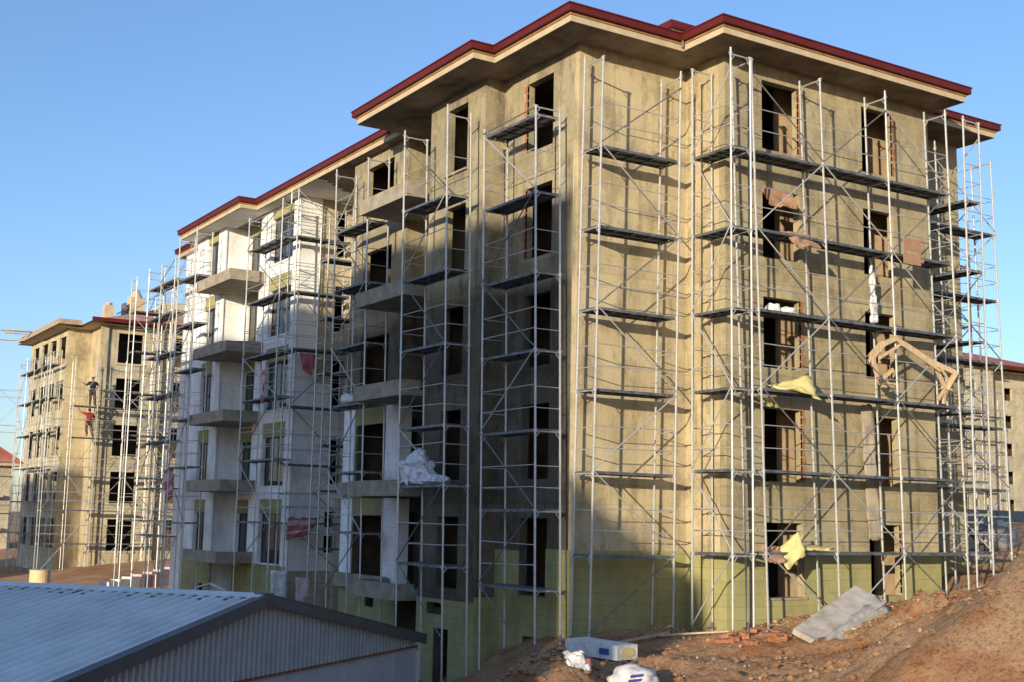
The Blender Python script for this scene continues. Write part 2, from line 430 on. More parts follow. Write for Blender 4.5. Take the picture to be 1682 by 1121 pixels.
# floors and partitions seen through the openings
mb = MB()
for k in range(1, 6):
    z1 = ZT - SP * k; z0 = z1 - .16
    for x0, x1, y0, y1 in ((2.85, 14.17, .53, 31.37), (.25, 2.85, .25, 3.44), (-.36, 2.85, 3.68, 6.2), (1.85, 2.85, 6.2, 9.58), (.45, 2.85, 9.58, 12.97),
                           (.65, 2.85, 18.33, 21.72), (1.1, 2.85, 21.72, 24.97), (.2, 2.85, 24.98, 27.97), (.75, 2.85, 27.97, 31.37), (3.61, 10.67, -1.25, -.365)):
        mb.box(x0, x1, y0, y1, z0, z1)
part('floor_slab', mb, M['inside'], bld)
mb = MB()
for k in range(0, 5):
    z1 = ZT - SP * k; z0 = z1 - SP + .165; z1 -= .005
    for x0, x1, y0, y1 in ((3.62, 14.1, 2.6, 2.75), (6.9, 7.05, -1.25, -.37), (3.2, 3.35, .25, 2.59), (2.9, 3.05, 2.8, 31.3), (.3, 2.88, 3.46, 3.6),
                           (.5, 2.88, 12.9, 13.0), (.7, 2.88, 21.75, 21.9), (1.2, 2.88, 23.0, 23.12), (.25, 2.88, 25.0, 25.12), (.25, 2.88, 27.1, 27.25), (1.9, 2.88, 6.25, 6.4)):
        mb.box(x0, x1, y0, y1, z0, z1)
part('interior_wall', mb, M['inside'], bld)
for x0, x1 in ((6.22, 7.9), (9.78, 10.66)):
    mb = MB(); mb.box(x0, x1, -.36, -.24, -13.8, .39); part('lining_wall', mb, M['lintel'], bld)

# broken brick jambs round some raw openings
def jamb(x, y, z0, z1, along):
    mb = MB(); z = z0; r = random.Random(int(x * 100 + z0 * 7))
    while z < z1:
        w = r.uniform(.05, .13)
        if along == 'X': mb.box(x, x + w, y - .012, y + .05, z, z + .17)
        else: mb.box(y - .012, y + .05, x, x + w, z, z + .17)
        z += .2
    part('brick_jamb', mb, M['brick'], bld)
for k in range(5):
    if k in (0, 2, 3): jamb(5.889, -1.485, TZ(k) - 1.75, TZ(k) - .05, 'X')
    if k in (0, 4): jamb(9.42, -1.485, TZ(k) - 1.75, TZ(k) - .05, 'X')
for k in (0, 1): jamb(2.33, 0, TZ(k) - 1.8, TZ(k) - .05, 'Y')

# sills
def sill(axis, c, a0, a1, z, mat='concrete', d=.08):
    mb = MB()
    if axis == 'X': mb.box(a0 - .06, a1 + .06, c - d, c + .2, z - .05, z + .004)
    else: mb.box(c - d, c + .2, a0 - .06, a1 + .06, z - .05, z + .004)
    part('window_sill', mb, M[mat], bld)
for k in range(5):
    sill('Y', .4, *C1[k][:2], C1[k][2], 'white', .1); sill('Y', -.05, *C3[k][:2], C3[k][2], 'white', .1)
for k in (3, 4): sill('Y', .2, *BW[k][:2], BW[k][2], 'white', .1)
sill('Y', -.596, *V[0][:2], V[0][2]); sill('X', -1.485, *W1[4][:2], W1[4][2])

# window frames in the finished wing (frame > pane)
def win(axis, c, a0, a1, z0, z1, mull=1):
    mb = MB(); t = .05; y0, y1 = c + .10, c + .15
    def bx(m, u0, u1, w0, w1, q0, q1):
        if axis == 'Y': m.box(q0, q1, u0, u1, w0, w1)
        else: m.box(u0, u1, q0, q1, w0, w1)
    bx(mb, a0, a0 + t, z0, z1, y0, y1); bx(mb, a1 - t, a1, z0, z1, y0, y1)
    bx(mb, a0 + t, a1 - t, z0, z0 + t, y0, y1); bx(mb, a0 + t, a1 - t, z1 - t, z1, y0, y1)
    for i in range(mull):
        u = a0 + (a1 - a0) * (i + 1) / (mull + 1); bx(mb, u - t / 2, u + t / 2, z0 + t, z1 - t, y0 + .003, y1 - .003)
    zz = z0 + (z1 - z0) * .62
    f = part('window', mb, M['frame'], bld)
    mb = MB(); bx(mb, a0 + t, a1 - t, z0 + t, z1 - t, c + .12, c + .128)
    p = part('pane', mb, M['glass'], f)
    return f
for k in range(5):
    win('Y', .4, *C1[k], 2); win('Y', .85, *C2[k], 1); win('Y', -.05, *C3[k], 1)

# white boards standing proud of the green base coat, green left over the lintels
def boards(axis, c, a0, a1, z0, z1, hole, out=-1, mat='white', th=.05):
    mb = MB(); grid_wall(mb, axis, c + out * th, a0, a1, z0, z1, hole, out, th - .002)
    return part('insulation_board', mb, M[mat], bld)
for k in range(5):
    zt = TZ(k); z1 = min(ZT - .02, zt + .95); z0 = zt - 1.85
    def H(w, pad=.02): return [(w[0] - pad, w[1] + pad, w[2] - .02, zt + .52 if zt + .52 < z1 else z1 + 1)]
    boards('Y', .4, 18.04, 21.95, zt - 1.85, z1, H(C1[k]))
    boards('Y', .85, 22.6, 24.70, zt - 1.85, z1, H(C2[k]))
    boards('Y', -.05, 24.70, 28.24, zt - 1.85, z1, H(C3[k]))
    for c_, w_ in ((.4, C1[k]), (.85, C2[k]), (-.05, C3[k])):
        mb = MB(); mb.box(c_ - .014, c_ - .002, w_[0] - .018, w_[1] + .018, zt + .003, min(zt + .519, .379)); part('lintel_board', mb, M['green'], bld)
for k in (3, 4):
    zt = TZ(k); h = [(10.2, 12.4, BW[k][2] - (.02 if k == 3 else .0), zt + 1)]
    boards('Y', .2, 9.29, 13.2, zt - (1.87 if k == 3 else 2.0), zt + .52, h)
    boards('X', 9.35, .2, .56, zt - 2.1, zt + .5, ())
    mb = MB(); mb.box(.185, .198, 10.2, 12.4, zt + .002, zt + .52); part('lintel_board', mb, M['green'], bld)
boards('X', 18.1, .352, 1.2, -13.2, .38, ())
boards('X', 18.1, 1.2, 2.58, -13.2, -6.5, SW)
# green boards round the foot of the building
GT = -11.93
def gboards(axis, c, a0, a1, z0, z1, holes, out=-1):
    return boards(axis, c, a0, a1, z0, z1, [h for h in holes if h[2] < z1], out, 'green', .035)
gboards('X', -1.485, 3.341, 10.935, ZB, GT, [h for h in W1 + W2 if h[3] == TZ(4)])
gboards('Y', 3.376, -1.485, -.0, ZB, GT, ())
gboards('X', 0, -.035, 3.341, ZB, GT, ())
gboards('Y', 0, 0, 1.12, ZB, GT, ())
gboards('Y', 0, 1.12, 2.33, ZB, -13.08, [U[5]])
gboards('Y', 0, 2.33, 3.44, ZB, -12.0, ())
gboards('X', 3.441, -.63, -.035, ZB, -13.2, ())
gboards('Y', -.596, 3.441, 6.46, ZB, -13.35, V[5:])
gboards('Y', .2, 9.3, 13.2, ZB, -13.4, BW[5:])
gboards('Y', .4, 18.04, 21.95, ZB, -13.06, ())
gboards('Y', .85, 21.95, 24.7, ZB, -13.2, ())
gboards('Y', -.05, 24.7, 28.2, ZB, -13.06, C3[5:])
gboards('X', .3, 10.94, 14.43, ZB, GT, ())

# balconies
for i, zb in enumerate((-2.22, -5.05, -7.89, -10.66, -13.48)):
    mb = MB(); mb.box(-1.2, 1.6, 6.66, 9.34, zb, zb + .16); mb.box(-1.2, -1.04, 6.66, 9.72, zb + .16, zb + .44)
    mb.box(-1.04, -.6, 6.66, 6.8, zb + .16, zb + .44); mb.box(-1.2, .19, 9.34, 9.72, zb, zb + .16)
    mb.box(-1.04, .14, 9.58, 9.72, zb + .16, zb + .44)
    part('balcony', mb, M['concrete'], bld)
for i, zb in enumerate((-2.40, -5.17, -7.80, -10.4, -13.05)):
    mb = MB(); mb.box(-1.1, .34, 21.2, 25.1, zb, zb + .16); mb.box(-1.1, -.95, 21.2, 25.1, zb + .16, zb + .42)
    mb.box(-.95, .34, 21.2, 21.34, zb + .16, zb + .42)
    mb.box(.34, .79, 22.0, 24.69, zb, zb + .16)
    part('balcony', mb, M['concrete'], bld)
# bay ledges
for zb in (-10.6, -13.42):
    mb = MB(); mb.box(-.02, .14, 9.75, 13.2, zb, zb + .42); part('ledge', mb, M['concrete'], bld)

# roof: eaves slab, fascia, batten, gutter
EP = [(14.56, -.94), (11.15, -.94), (11.15, -2.55), (2.4, -2.55), (2.4, -1.05), (-1, -1.05), (-1, 2.35), (-1.65, 2.35), (-1.65, 9.15),
      (-.15, 9.15), (-.15, 21.2), (-.82, 21.2), (-.82, 28.35), (.35, 28.35), (.35, 32.4), (14.56, 32.4)]
def offset(poly, d):
    n = len(poly); out = []
    for i in range(n):
        a, b, c = Vector(poly[i - 1]), Vector(poly[i]), Vector(poly[(i + 1) % n])
        e1 = (b - a).normalized(); e2 = (c - b).normalized()
        n1 = Vector((-e1.y, e1.x)); n2 = Vector((-e2.y, e2.x))   # clockwise polygon: outward is left
        out.append(tuple(b + (n1 + n2) * d))
    return out
def ring(mb, poly, d0, d1, z0, z1):
    A = offset(poly, d0); B = offset(poly, d1); n = len(poly)
    vs = [(x, y, z0) for x, y in A] + [(x, y, z0) for x, y in B] + [(x, y, z1) for x, y in B] + [(x, y, z1) for x, y in A]
    fs = []
    for i in range(n):
        j = (i + 1) % n
        for k in range(4):
            k2 = (k + 1) % 4; fs.append((k * n + i, k * n + j, k2 * n + j, k2 * n + i))
    return mb.add(vs, fs)
def tri_prism(mb, poly, z0, z1):
    bm = bmesh.new(); vs = [bm.verts.new((x, y, z0)) for x, y in poly]; f = bm.faces.new(vs)
    bmesh.ops.triangulate(bm, faces=[f]); bm.verts.index_update()
    pts = [tuple(v.co) for v in bm.verts]; tr = [tuple(v.index for v in f.verts) for f in bm.faces]; bm.free()
    n = len(pts); mb.add(pts, tr); mb.add([(x, y, z1) for x, y, _ in pts], [t[::-1] for t in tr])
roofp = MB(); tri_prism(roofp, offset(EP, -.004), .40, .545)
roof = part('roof', roofp, M['soffit'], bld)
s = MB(); ring(s, EP, -.004, .02, .392, .54); part('fascia', s, M['fascia'], roof)
s = MB(); ring(s, EP, -.06, .045, .545, .605); part('batten', s, M['batten'], roof)
s = MB(); ring(s, EP, -.02, .14, .61, .77); ring(s, EP, .0, .165, .77, .80); ring(s, EP, -.1, .0, .605, .66); part('gutter', s, M['red'], roof)
s = MB(); s.tube((2.3, -1.16, .62), (2.3, -1.16, .44), .035); part('gutter_spout', s, M['steel_dark'], roof)
# hipped red sheet roof, low pitch
def hip(mb, x0, x1, y0, y1, z, pitch):
    w = min(x1 - x0, y1 - y0) / 2; h = w * math.tan(R(pitch))
    if x1 - x0 < y1 - y0: a, b = ((x0 + x1) / 2, y0 + w, z + h), ((x0 + x1) / 2, y1 - w, z + h)
    else: a, b = (x0 + w, (y0 + y1) / 2, z + h), (x1 - w, (y0 + y1) / 2, z + h)
    v = [(x0, y0, z), (x1, y0, z), (x1, y1, z), (x0, y1, z), a, b]
    if x1 - x0 < y1 - y0: f = [(0, 1, 4), (1, 2, 5, 4), (2, 3, 5), (3, 0, 4, 5)]
    else: f = [(0, 1, 5, 4), (1, 2, 5), (2, 3, 4, 5), (3, 0, 4)]
    mb.add(v, f + [(3, 2, 1, 0)]); return mb
s = MB(); hip(s, .1, 14.5, -.8, 32.3, .70, 13); hip(s, 2.45, 11.1, -2.5, 8, .69, 13); hip(s, -.95, 8, -1, 6, .68, 13); hip(s, -1.6, 7, 2.4, 9.1, .67, 13)
hip(s, -.78, 7, 21.25, 28.3, .67, 13)
part('roof_sheet', s, M['tile'], roof)
# raised corner of the stair head roof
s = MB(); s.box(4.2, 9.0, 1.58, 6.5, 2.20, 2.28); part('stair_roof', s, M['fascia'], roof)
sr = MB(); ring(sr, [(9, 1.58), (4.2, 1.58), (4.2, 6.5), (9, 6.5)], -.02, .12, 2.28, 2.48); part('stair_gutter', sr, M['red'], roof)
s = MB(); hip(s, 4.18, 9.02, 1.56, 6.52, 2.42, 10); part('stair_roof_sheet', s, M['tile'], roof)
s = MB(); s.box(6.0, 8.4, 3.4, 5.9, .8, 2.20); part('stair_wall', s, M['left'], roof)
# soffit painted on the finished wing
s = MB()
for x0, x1, y0, y1 in ((-.12, 2.58, 16.6, 18.05), (-.12, .34, 18.05, 21.23), (-.79, .3, 21.26, 24.7), (-.12, .84, 21.97, 24.7), (-.79, -.11, 24.7, 28.32), (.38, .49, 28.4, 31.6)):
    if x0 == -.12 and y0 == 21.97: continue
    s.box(x0, x1, y0, y1, .384, .396)
for i in range(4): s.box(-.12, 1.2 - i * .3, 16.3 - .25 * i, 16.58 - .25 * i, .384, .396)
part('soffit_board', s, M['soffit_white'], roof)

# ------------------------------------------------------------------ scaffolds
_mesh = {}
def unit_tube(r, mat, n=8):
    k = ('t', r, mat)
    if k not in _mesh:
        mb = MB(); mb.tube((0, 0, 0), (0, 0, 1), r, n); _mesh[k] = mb.mesh('steel_tube', M[mat])
    return _mesh[k]
def put_tube(name, parent, p, q, r, mat):
    p = Vector(p); q = Vector(q); d = q - p
    o = bpy.data.objects.new(name, unit_tube(r, mat)); COL.objects.link(o); o.parent = parent
    o.location = p - parent.location; o.rotation_mode = 'QUATERNION'
    o.rotation_quaternion = d.to_track_quat('Z', 'Y'); o.scale = (1, 1, d.length)
    return o
def deck_mesh(Ln, W):
    k = ('d', round(Ln, 2), round(W, 2))
    if k not in _mesh:
        mb = MB(); hw = W / 2; n = 2; bw = W / n - .02
        for i in range(n):
            y0 = -hw + .01 + i * (bw + .02); y1 = y0 + bw
            mb.box(.02, Ln - .02, y0, y1, -.012, 0)
            mb.box(.02, Ln - .02, y0, y0 + .012, -.065, -.0125); mb.box(.02, Ln - .02, y1 - .012, y1, -.065, -.0125)
            for t in range(5):
                xx = .1 + (Ln - .25) * t / 4; mb.box(xx, xx + .05, y0 + .013, y1 - .013, -.05, -.0125)
            mb.box(-.03, .02, y0 + .05, y1 - .05, -.04, -.013); mb.box(Ln - .02, Ln + .03, y0 + .05, y1 - .05, -.04, -.013)
        _mesh[k] = mb.mesh('deck_plank', M['deck'])
    return _mesh[k]
def transom_mesh(W):
    k = ('r', round(W, 2))
    if k not in _mesh:
        mb = MB(); mb.tube((0, 0, 0), (W, 0, 0), .021)
        mb.tube((.0, 0, -.17), (.13, 0, -.01), .010, 6); mb.tube((W, 0, -.17), (W - .13, 0, -.01), .010, 6)
        for x in (0, W):
            mb.tube((x, 0, -.04), (x, 0, .04), .036, 8); mb.box(x - .05, x + .05, -.02, .02, .02, .05)
        _mesh[k] = mb.mesh('transom', M['steel'])
    return _mesh[k]

SG = 'galvanised tube scaffolds round the unfinished blocks'
def scaffold(label, axis, st, cin, cout, ztop, decks, lean=0, rnds=1, rails=True, skip=(), zb=None, far=False, inner_rail=False, brace0=0):
    rn = random.Random(rnds)
    base = (st[0], cout) if axis == 'X' else (cout, st[0])
    zb0 = ground(*base) if zb is None else zb
    T = thing('scaffold', label, 'scaffold', (base[0], base[1], zb0), SG)
    def P(s_, c_, z_):
        s2 = s_ + lean * (ztop - z_)
        return Vector((s2, c_, z_)) if axis == 'X' else Vector((c_, s2, z_))
    rp, rr, rb = (.027, .0125, .017) if not far else (.021, .011, .013)
    tops = {}
    for s_ in st:
        for c_ in (cin, cout):
            f = P(s_, c_, -14); zz = (ground(f.x, f.y, False) if zb is None else zb) - .1
            tp = ztop + rn.uniform(-.12, .22); tops[(s_, c_)] = tp
            js = rn.uniform(-.02, .02); jc = rn.uniform(-.02, .02)
            put_tube('upright', T, P(s_ + js, c_ + jc, zz), P(s_, c_, tp), rp, 'steel')
            if not far:
                b = MB(); bp = P(s_ + js, c_ + jc, zz + .1); b.box(bp.x - .08, bp.x + .08, bp.y - .08, bp.y + .08, bp.z - .02, bp.z + .02)
                b.tube((bp.x, bp.y, bp.z + .02), (bp.x, bp.y, bp.z + .14), .036); part('base_plate', b, M['steel_dark'], T)
    W = abs(cout - cin); sg = 1 if cout > cin else -1
    ang = {('X', 1): math.pi / 2, ('X', -1): -math.pi / 2, ('Y', 1): 0, ('Y', -1): math.pi}[(axis, sg)]
    levels = sorted(decks, reverse=True)
    lv = [ztop - .08] + [d - .05 for d in levels]
    for s_ in st:
        for z_ in lv:
            o = bpy.data.objects.new('transom', transom_mesh(W)); COL.objects.link(o); o.parent = T
            o.location = P(s_, cin, z_) - T.location; o.rotation_euler = (0, 0, ang)
    for i in range(len(st) - 1):
        a, b = st[i], st[i + 1]; Ln = b - a
        for k, z_ in enumerate(levels):
            if (i, k) not in skip:
                o = bpy.data.objects.new('deck', deck_mesh(Ln, W - .06)); COL.objects.link(o); o.parent = T
                o.location = P(a, (cin + cout) / 2, z_ + rn.uniform(-.008, .012)) - T.location
                o.rotation_euler = (0, rn.uniform(-.006, .006), 0 if axis == 'X' else math.pi / 2)
            if rails:
                for h in (.52, 1.02):
                    if z_ + h < ztop - .05 or k == 0 and z_ + h < ztop + .1:
                        put_tube('guard_rail', T, P(a, cout, z_ + h + rn.uniform(-.03, .03)), P(b, cout, z_ + h + rn.uniform(-.03, .03)), rr, 'steel')
                        if inner_rail: put_tube('guard_rail', T, P(a, cin, z_ + h + rn.uniform(-.05, .05)), P(b, cin, z_ + h + rn.uniform(-.05, .05)), rr, 'steel')
        zz = [levels[k] for k in range(len(levels))]
        zz = [min(ztop - .1, zz[0] + 1.85)] + zz + [zz[-1] - 1.75]
        for k in range(len(zz) - 1):
            up = (k + i + brace0) % 2 == 0
            p, q = (a, zz[k]), (b, zz[k + 1] + .05)
            if not up: p, q = (b, zz[k]), (a, zz[k + 1] + .05)
            off = sg * .03
            put_tube('brace', T, P(p[0], cout + off, p[1]), P(q[0], cout + off, q[1]), rb, 'steel_dark' if rn.random() < .5 else 'steel')
    if rails:   # end rails across the open ends
        for s_ in (st[0], st[-1]):
            for z_ in levels[:6]:
                for h in (.5, 1.0):
                    if z_ + h < ztop: put_tube('end_rail', T, P(s_, cin, z_ + h), P(s_, cout, z_ + h), rr, 'steel')
    return T

S = {}
S['R'] = scaffold('long four frame scaffold across the wide right hand face with two window columns', 'X', [3.32, 5.64, 8.03, 10.39], -1.8, -2.5, -.02,
         [-2.27, -4.19, -6.15, -8.05, -9.98, -11.88], .03, 1)
S['R2'] = scaffold('scaffold in front of the windowless tan wall right of the tall near corner', 'X', [-.05, 2.33], -.3, -1.05, -.22,
         [-2.42, -4.36, -6.3, -8.22, -10.12, -12.0], -.018, 2, brace0=1)
S['G'] = scaffold('narrow scaffold filling the re-entrant corner between tan wall and right hand face', 'Y', [-2.5, -1.1], 3.28, 2.66, .02,
         [-2.3, -4.25, -6.2, -8.1, -10.0, -11.92], 0, 3)
S['L'] = scaffold('two frame scaffold tower in front of the window column left of the tall near corner', 'Y', [.32, 2.72], -.35, -1.05, -1.25,
         [-1.47, -3.4, -5.36, -7.26, -9.15, -11.0, -12.8], -.025, 4)
S['D'] = scaffold('scaffold tower carrying a plastic bundle, second tower left of the near building corner', 'Y', [3.52, 5.92], -1.0, -1.7, -.72,
         [-2.9, -4.86, -6.82, -8.9, -10.4, -12.4], -.03, 5, brace0=1)
S['B'] = scaffold('scaffold before the window bay left of the near balconies, white sack on one deck', 'Y', [9.86, 12.2], -.2, -.9, -.3,
         [-2.27, -4.16, -6.04, -7.86, -9.9, -11.7], -.03, 6)
S['X'] = scaffold('scaffold across the deep recess with the torn red and white banner', 'X', [-.15, 2.0], 17.75, 17.1, .4,
         [-1.32, -3.32, -5.4, -7.45, -9.47, -11.5], 0, 7, inner_rail=True)
S['X2'] = scaffold('scaffold standing inside the deep recess against the near bay', 'X', [-.1, 2.2], 14.4, 15.1, -1.3,
         [-2.6, -4.6, -6.5, -8.9, -10.4, -12.3], 0, 17, inner_rail=True, brace0=1)
S['C'] = scaffold('scaffold before the white insulated bay left of the recess', 'Y', [17.45, 20.75], .1, -.6, -.1,
         [-1.33, -3.36, -5.5, -7.1, -9.3, -11.5], -.01, 8, inner_rail=True)
S['E'] = scaffold('scaffold before the farthest white block of the building', 'Y', [24.9, 27.1], -.6, -1.25, .1,
         [-1.65, -3.6, -5.5, -7.5, -9.4, -11.6], -.02, 9, inner_rail=True)
S['F'] = scaffold('dense scaffold at the far left end of the big building', 'Y', [28.7, 30.6, 32.5], -.2, -.9, -.3,
         [-1.2, -2.6, -4.4, -6.2, -8.2, -10.2, -12.2], 0, 10, inner_rail=True)
S['F2'] = scaffold('scaffold wrapped round the far left end beyond the last white block', 'X', [-1.3, .6], 33.0, 33.8, -.6,
         [-2.1, -4.0, -5.9, -7.8, -9.7, -11.6], 0, 11, inner_rail=True, brace0=1)
S['A'] = scaffold('short scaffold tower round the right hand end of the wide face', 'Y', [-2.45, -.35], 11.2, 11.85, .0,
         [-2.3, -4.24, -6.2, -8.1, -10.0, -11.9], .0, 12)
S['H'] = scaffold('outermost scaffold on the right, against the sky before the recessed end wall', 'X', [12.1, 14.6], -.05, -.75, -.25,
         [-2.5, -4.5, -6.4, -8.3, -10.1, -11.9], .03, 13, inner_rail=True)
S['I'] = scaffold('scaffold round the back right corner of the building', 'Y', [.9, 3.2], 14.9, 15.6, -1.2,
         [-3.1, -5.0, -6.9, -8.8, -10.7], 0, 14)

# ------------------------------------------------------------------ loose things on the scaffolds
def sheet_mb(corners, nu, nv, amp, freq=2.0, seed=0, th=.012, rag=0):
    """rippled sheet between four 3-D corners (a b c d in order), real thickness"""
    a, b, c, d = [Vector(p) for p in corners]; nrm = (b - a).cross(d - a).normalized()
    mb = MB(); rn = random.Random(seed); g = []
    for side in (0, 1):
        for j in range(nv + 1):
            for i in range(nu + 1):
                u, v = i / nu, j / nv
                p = a * (1 - u) * (1 - v) + b * u * (1 - v) + c * u * v + d * (1 - u) * v
                h = noise.noise(Vector((u * freq * 2 + seed, v * freq * 2, seed))) * amp * 2
                p = p + nrm * h
                if rag and (i in (0, nu) or j in (0, nv)):
                    p = p + (b - a).normalized() * rag * noise.noise(Vector((v * 9 + seed, u * 9, 1.5))) + (d - a).normalized() * rag * noise.noise(Vector((u * 9, v * 9 + seed, 8.5)))
                mb.v.append(tuple(p + nrm * (th if side else 0)))
    W = nu + 1; K = W * (nv + 1)
    for j in range(nv):
        for i in range(nu):
            q = j * W + i; mb.f.append((q, q + W, q + W + 1, q + 1)); mb.mi.append(0)
            q += K; mb.f.append((q, q + 1, q + W + 1, q + W)); mb.mi.append(0)
    def edge(l):
        for p, q in zip(l, l[1:]): mb.f.append((p, q, q + K, p + K)); mb.mi.append(0)
    edge([i for i in range(W)]); edge([nv * W + i for i in range(W)][::-1])
    edge([j * W for j in range(nv + 1)][::-1]); edge([j * W + nu for j in range(nv + 1)])
    return mb

def lump(mb, c, r, seed=0, n=3, amp=.3, flat=True):
    bm = bmesh.new(); bmesh.ops.create_icosphere(bm, subdivisions=n, radius=1)
    o = len(mb.v)
    for v in bm.verts:
        p = v.co.copy(); k = 1 + amp * noise.noise(p * 1.7 + Vector((seed, 0, 0))) + amp * .4 * noise.noise(p * 5 + Vector((0, seed, 0)))
        p = p * k
        if flat and p.z < -.75: p.z = -.75
        mb.v.append((c[0] + p.x * r[0], c[1] + p.y * r[1], c[2] + p.z * r[2] + r[2] * .75 * (1 if flat else 0)))
    for f in bm.faces: mb.f.append(tuple(o + v.index for v in f.verts)); mb.mi.append(mb.cur)
    bm.free(); return mb

# cardboard pieces
m = sheet_mb([(4.62, -1.72, -3.32), (5.42, -1.86, -3.36), (5.5, -1.62, -2.92), (4.5, -1.56, -2.86)], 8, 5, .05, 1.2, 2, .03, .05)
solo('cardboard', m, M['card'], 'torn brown cardboard jammed in the second highest window of the left column', 'cardboard', smooth=False)
m = sheet_mb([(4.62, -2.62, -4.52), (5.42, -2.66, -4.50), (5.38, -2.2, -4.12), (4.66, -2.15, -4.10)], 8, 6, .06, 1.3, 5, .03, .04)
m.box(4.66, 5.36, -2.35, -1.95, -4.19, -4.1)
solo('cardboard', m, M['card'], 'curled brown cardboard hanging over the second deck edge between the window columns', 'cardboard')
m = MB()
a, b, zt, zb_ = 8.5, 9.15, -3.78, -4.46
m.box(a, b, -2.60, -2.575, zt - .30, zt); m.box(a, b, -2.60, -2.575, zb_, zb_ + .27)
m.box(a, a + .14, -2.60, -2.575, zb_ + .27, zt - .30); m.box(b - .12, b, -2.60, -2.575, zb_ + .27, zt - .30)
m.box(b, b + .14, -2.58, -2.2, zb_ + .1, zb_ + .2)
solo('cardboard', m, M['card'], 'flat brown cardboard with a slot, hung on the rail right of the right window column', 'cardboard')

# yellow sheets
m = sheet_mb([(3.95, -2.05, -7.99), (4.55, -2.62, -8.03), (5.25, -2.78, -8.32), (5.45, -2.15, -7.60)], 14, 9, .07, 1.2, 3, .015, .06)
solo('yellow_sheet', m, M['yellow'], 'large pale yellow insulation sheet sagging over the fourth deck', 'sheet', smooth=True)
m = sheet_mb([(4.2, -2.62, -12.25), (4.85, -2.6, -11.95), (4.75, -2.45, -11.38), (4.35, -2.2, -11.84)], 10, 8, .05, 1.2, 8, .015, .09)
solo('yellow_sheet', m, M['yellow'], 'crumpled yellow sheet hanging from the lowest deck before the bottom left window', 'sheet', smooth=True)
m = sheet_mb([(4.9, -2.5, -11.83), (5.85, -2.52, -11.83), (5.9, -2.0, -11.76), (4.9, -1.95, -11.77)], 12, 6, .03, 1.2, 11, .05, .08)
solo('yellow_sheet', m, M['yellow'], 'thin yellow sheet lying flat on the lowest deck right of the bottom left window', 'sheet', smooth=True)
m = sheet_mb([(3.72, -2.55, -12.12), (4.22, -2.58, -12.15), (4.25, -2.3, -11.75), (3.75, -2.2, -11.78)], 6, 5, .05, 1.5, 21, .03, .05)
solo('cardboard', m, M['card'], 'small brown cardboard box flap beside the crumpled yellow sheet', 'cardboard')
m = sheet_mb([(4.35, -1.72, -8.42), (4.78, -1.8, -8.4), (4.72, -1.62, -8.18), (4.3, -1.58, -8.14)], 5, 4, .05, 1.5, 29, .02, .05)
solo('yellow_sheet', m, M['yellow'], 'small yellow scrap under the fourth deck above the dark second lowest window', 'sheet', smooth=True)
m = sheet_mb([(5.75, -2.1, -4.14), (6.2, -2.3, -4.13), (6.25, -2.05, -4.06), (5.75, -1.95, -4.07)], 5, 4, .02, 1.5, 33, .03, .04)
solo('yellow_sheet', m, M['yellow'], 'small greenish yellow scrap on the second deck left of the right window column', 'sheet', smooth=True)

# plastic and cloths
m = MB(); lump(m, (4.5, -1.95, -6.13), (.22, .16, .16), 2); lump(m, (4.95, -1.98, -6.13), (.3, .16, .13), 6)
solo('sack', m, M['dirtwhite'], 'pair of whitish sacks on the third deck in front of the left window column', 'sack', smooth=True)
m = sheet_mb([(7.92, -1.96, -4.5), (8.06, -1.98, -4.48), (8.2, -1.98, -5.95), (7.98, -1.9, -6.0)], 5, 18, .05, 4, 4, .02, .05)
solo('plastic_strip', m, M['plastic'], 'twisted clear plastic strip wound round the inner pole above the third deck', 'plastic', smooth=True)
m = sheet_mb([(7.80, -1.7, -8.12), (8.1, -1.8, -8.12), (8.55, -1.62, -11.6), (8.12, -1.56, -11.6)], 6, 22, .05, 3, 14, .02, .06)
solo('plastic_strip', m, M['concrete'], 'long greyish cloth strip hanging down the second lowest window of the right column', 'cloth', smooth=True)

# the two broken timber cornice pieces
m = MB()
m.beam((7.30, -2.5, -7.02), (7.75, -2.52, -6.62), .10, .16); m.beam((7.7, -2.52, -6.66), (8.2, -2.55, -6.44), .12, .14); m.beam((8.15, -2.55, -6.47), (9.62, -2.62, -7.08), .08, .13)
m.beam((8.2, -2.66, -6.60), (9.65, -2.72, -7.22), .03, .07); m.beam((7.45, -2.62, -7.06), (8.25, -2.66, -6.62), .03, .07)
m.beam((9.55, -2.62, -7.02), (10.28, -2.7, -7.22), .08, .13); m.beam((10.25, -2.7, -7.22), (9.98, -2.62, -7.66), .07, .12)
m.beam((9.6, -2.6, -7.1), (9.98, -2.6, -7.66), .06, .10); m.beam((9.72, -2.66, -7.1), (10.1, -2.66, -7.5), .03, .06)
m.beam((9.95, -2.6, -7.66), (9.66, -2.6, -7.95), .06, .08); m.beam((9.95, -2.6, -7.66), (9.93, -2.56, -8.04), .07, .07); m.beam((9.80, -2.62, -7.62), (10.2, -2.62, -7.66), .05, .06)
m.beam((7.34, -2.5, -7.0), (7.52, -2.5, -7.5), .07, .10); m.beam((7.30, -2.5, -6.98), (7.22, -2.48, -7.2), .05, .05); m.beam((7.6, -2.5, -6.8), (7.62, -2.5, -7.15), .04, .06)
solo('timber_cornice', m, M['wood'], 'long splintered pale timber cornice piece lashed across the outer rails', 'timber')
m = MB(); m.beam((8.1, -2.0, -7.55), (8.6, -2.05, -7.2), .09, .1); m.beam((8.05, -2.1, -7.6), (8.7, -2.1, -7.58), .07, .07); lump(m, (8.35, -2.1, -7.72), (.25, .1, .1), 4)
solo('timber_scrap', m, M['wood'], 'small heap of timber scrap hanging under the long broken cornice piece', 'timber')

